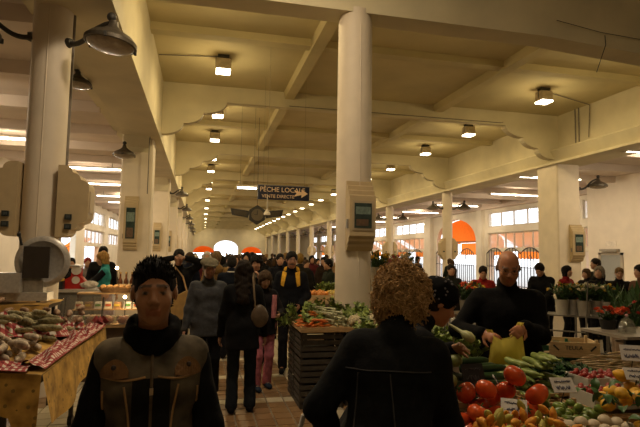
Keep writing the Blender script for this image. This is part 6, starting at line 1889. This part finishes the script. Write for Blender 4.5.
# ================================================================== STALLS IN THE DEPTH
rg = random.Random(13)
fruit = {}
for nm, c_ in (('orange', (.62, .22, .03)), ('yellow apple', (.55, .40, .08)), ('green apple', (.20, .30, .05)), ('lettuce', (.12, .20, .04))):
    fruit[nm] = MB().sphere((0, 0, 0), (.045, .045, .042) if nm != 'lettuce' else (.068, .085, .07), 10, 7, fn=(lambda p, t, a: p*(1+.15*math.sin(6*t+2*a))) if nm == 'lettuce' else None).mesh(nm.replace(' ', '_'), mat('produce_'+nm.replace(' ', '_'), c_, .5, .3, 14), True)
def produce_stall(x, y, lab, kinds, n=4, z=.82):
    table('produce_table', lab, (x-.26*n, y-.45), (x+.26*n, y+.45), z)
    for k in range(n):
        kd = kinds[k % len(kinds)]
        c0 = (x-.26*n+.26+.52*k, y-.05)
        crate('wooden_crate', 'wooden crate of %ss on the %s' % (kd, lab), (c0[0], c0[1], z), .46, .6, .16, WOODP, 0, 2, 'crates on the depth stalls')
        nn = (3, 3) if kd == 'lettuce' else (4, 5)
        for i in range(nn[0]):
            for j in range(nn[1]):
                p = (c0[0]-.23+.46*(i+.5)/nn[0]+J(.01), c0[1]-.3+.6*(j+.5)/nn[1]+J(.01), z+.15+(.02 if kd == 'lettuce' else 0)+.02*((i+j) % 2))
                tag(link(kd.replace(' ', '_'), fruit[kd], None, p, spin()), '%s in a crate on the %s' % (kd, lab), kd.split()[-1], '%ss on the %s' % (kd, lab))
produce_stall(2.75, 9.0, 'produce table behind the round column', ['orange', 'yellow apple', 'lettuce'], 4, .86)
produce_stall(4.2, 12.6, 'produce table before the second row of columns', ['lettuce', 'green apple'], 4)
produce_stall(5.6, 17.2, 'produce table towards the window arcade', ['lettuce', 'orange'], 4)
for k in range(14):
    x = 2.2+rg.random()*1.0; tag(link('leafy_bunch', cl[k % 3], None, (x, 9.36+J(.03), .88), (J(.7), J(.7), rg.uniform(0, 6))), 'tall leafy bunch standing behind the crates by the round column', 'vegetable', 'leafy bunches by the round column')

# wrought-iron gates in the openings of the right wall
def gate(y0, y1, label):
    o = empty('iron_gate', (XWR-.10, (y0+y1)/2, 0), label, 'gate', 'wrought-iron gates along the glazed wall'); L = y1-y0
    n = int(L/.26); bar = None
    def topz(t): return 1.95+.32*abs(math.sin(t*pi*3))
    for k in range(n+1):
        t = k/n; yy = -L/2+L*t
        MB().tube([(0, yy, -.008), (0, yy, topz(t)-.02)], .022, 5).build('bar', IRONB, o)
    for z in (.15, 1.2): MB().tube([(0, -L/2, z), (0, L/2, z)], .022, 5).build('rail', IRONB, o)
    MB().tube([(0, -L/2+L*k/60, topz(k/60)) for k in range(61)], .03, 6).build('top_scroll', IRONB, o)
    for k in range(3):
        yy = -L/2+L*(k+.5)/3; MB().tube([(0, yy+.13*math.cos(t), 1.72+.13*math.sin(t)) for t in [2*pi*i/16 for i in range(17)]], .018, 5).build('ring', IRONB, o)
gate(15.2, 19.9, 'black iron gate with scalloped top next to the white kiosk') if False else None
gate(22.95, 27.95, 'black iron gate with scalloped top behind the broad pier')
gate(29.5, 34.8, 'black iron gate with scalloped top below the big orange arch')
gate(37.3, 43.3, 'black iron gate with scalloped top beyond the orange arch')
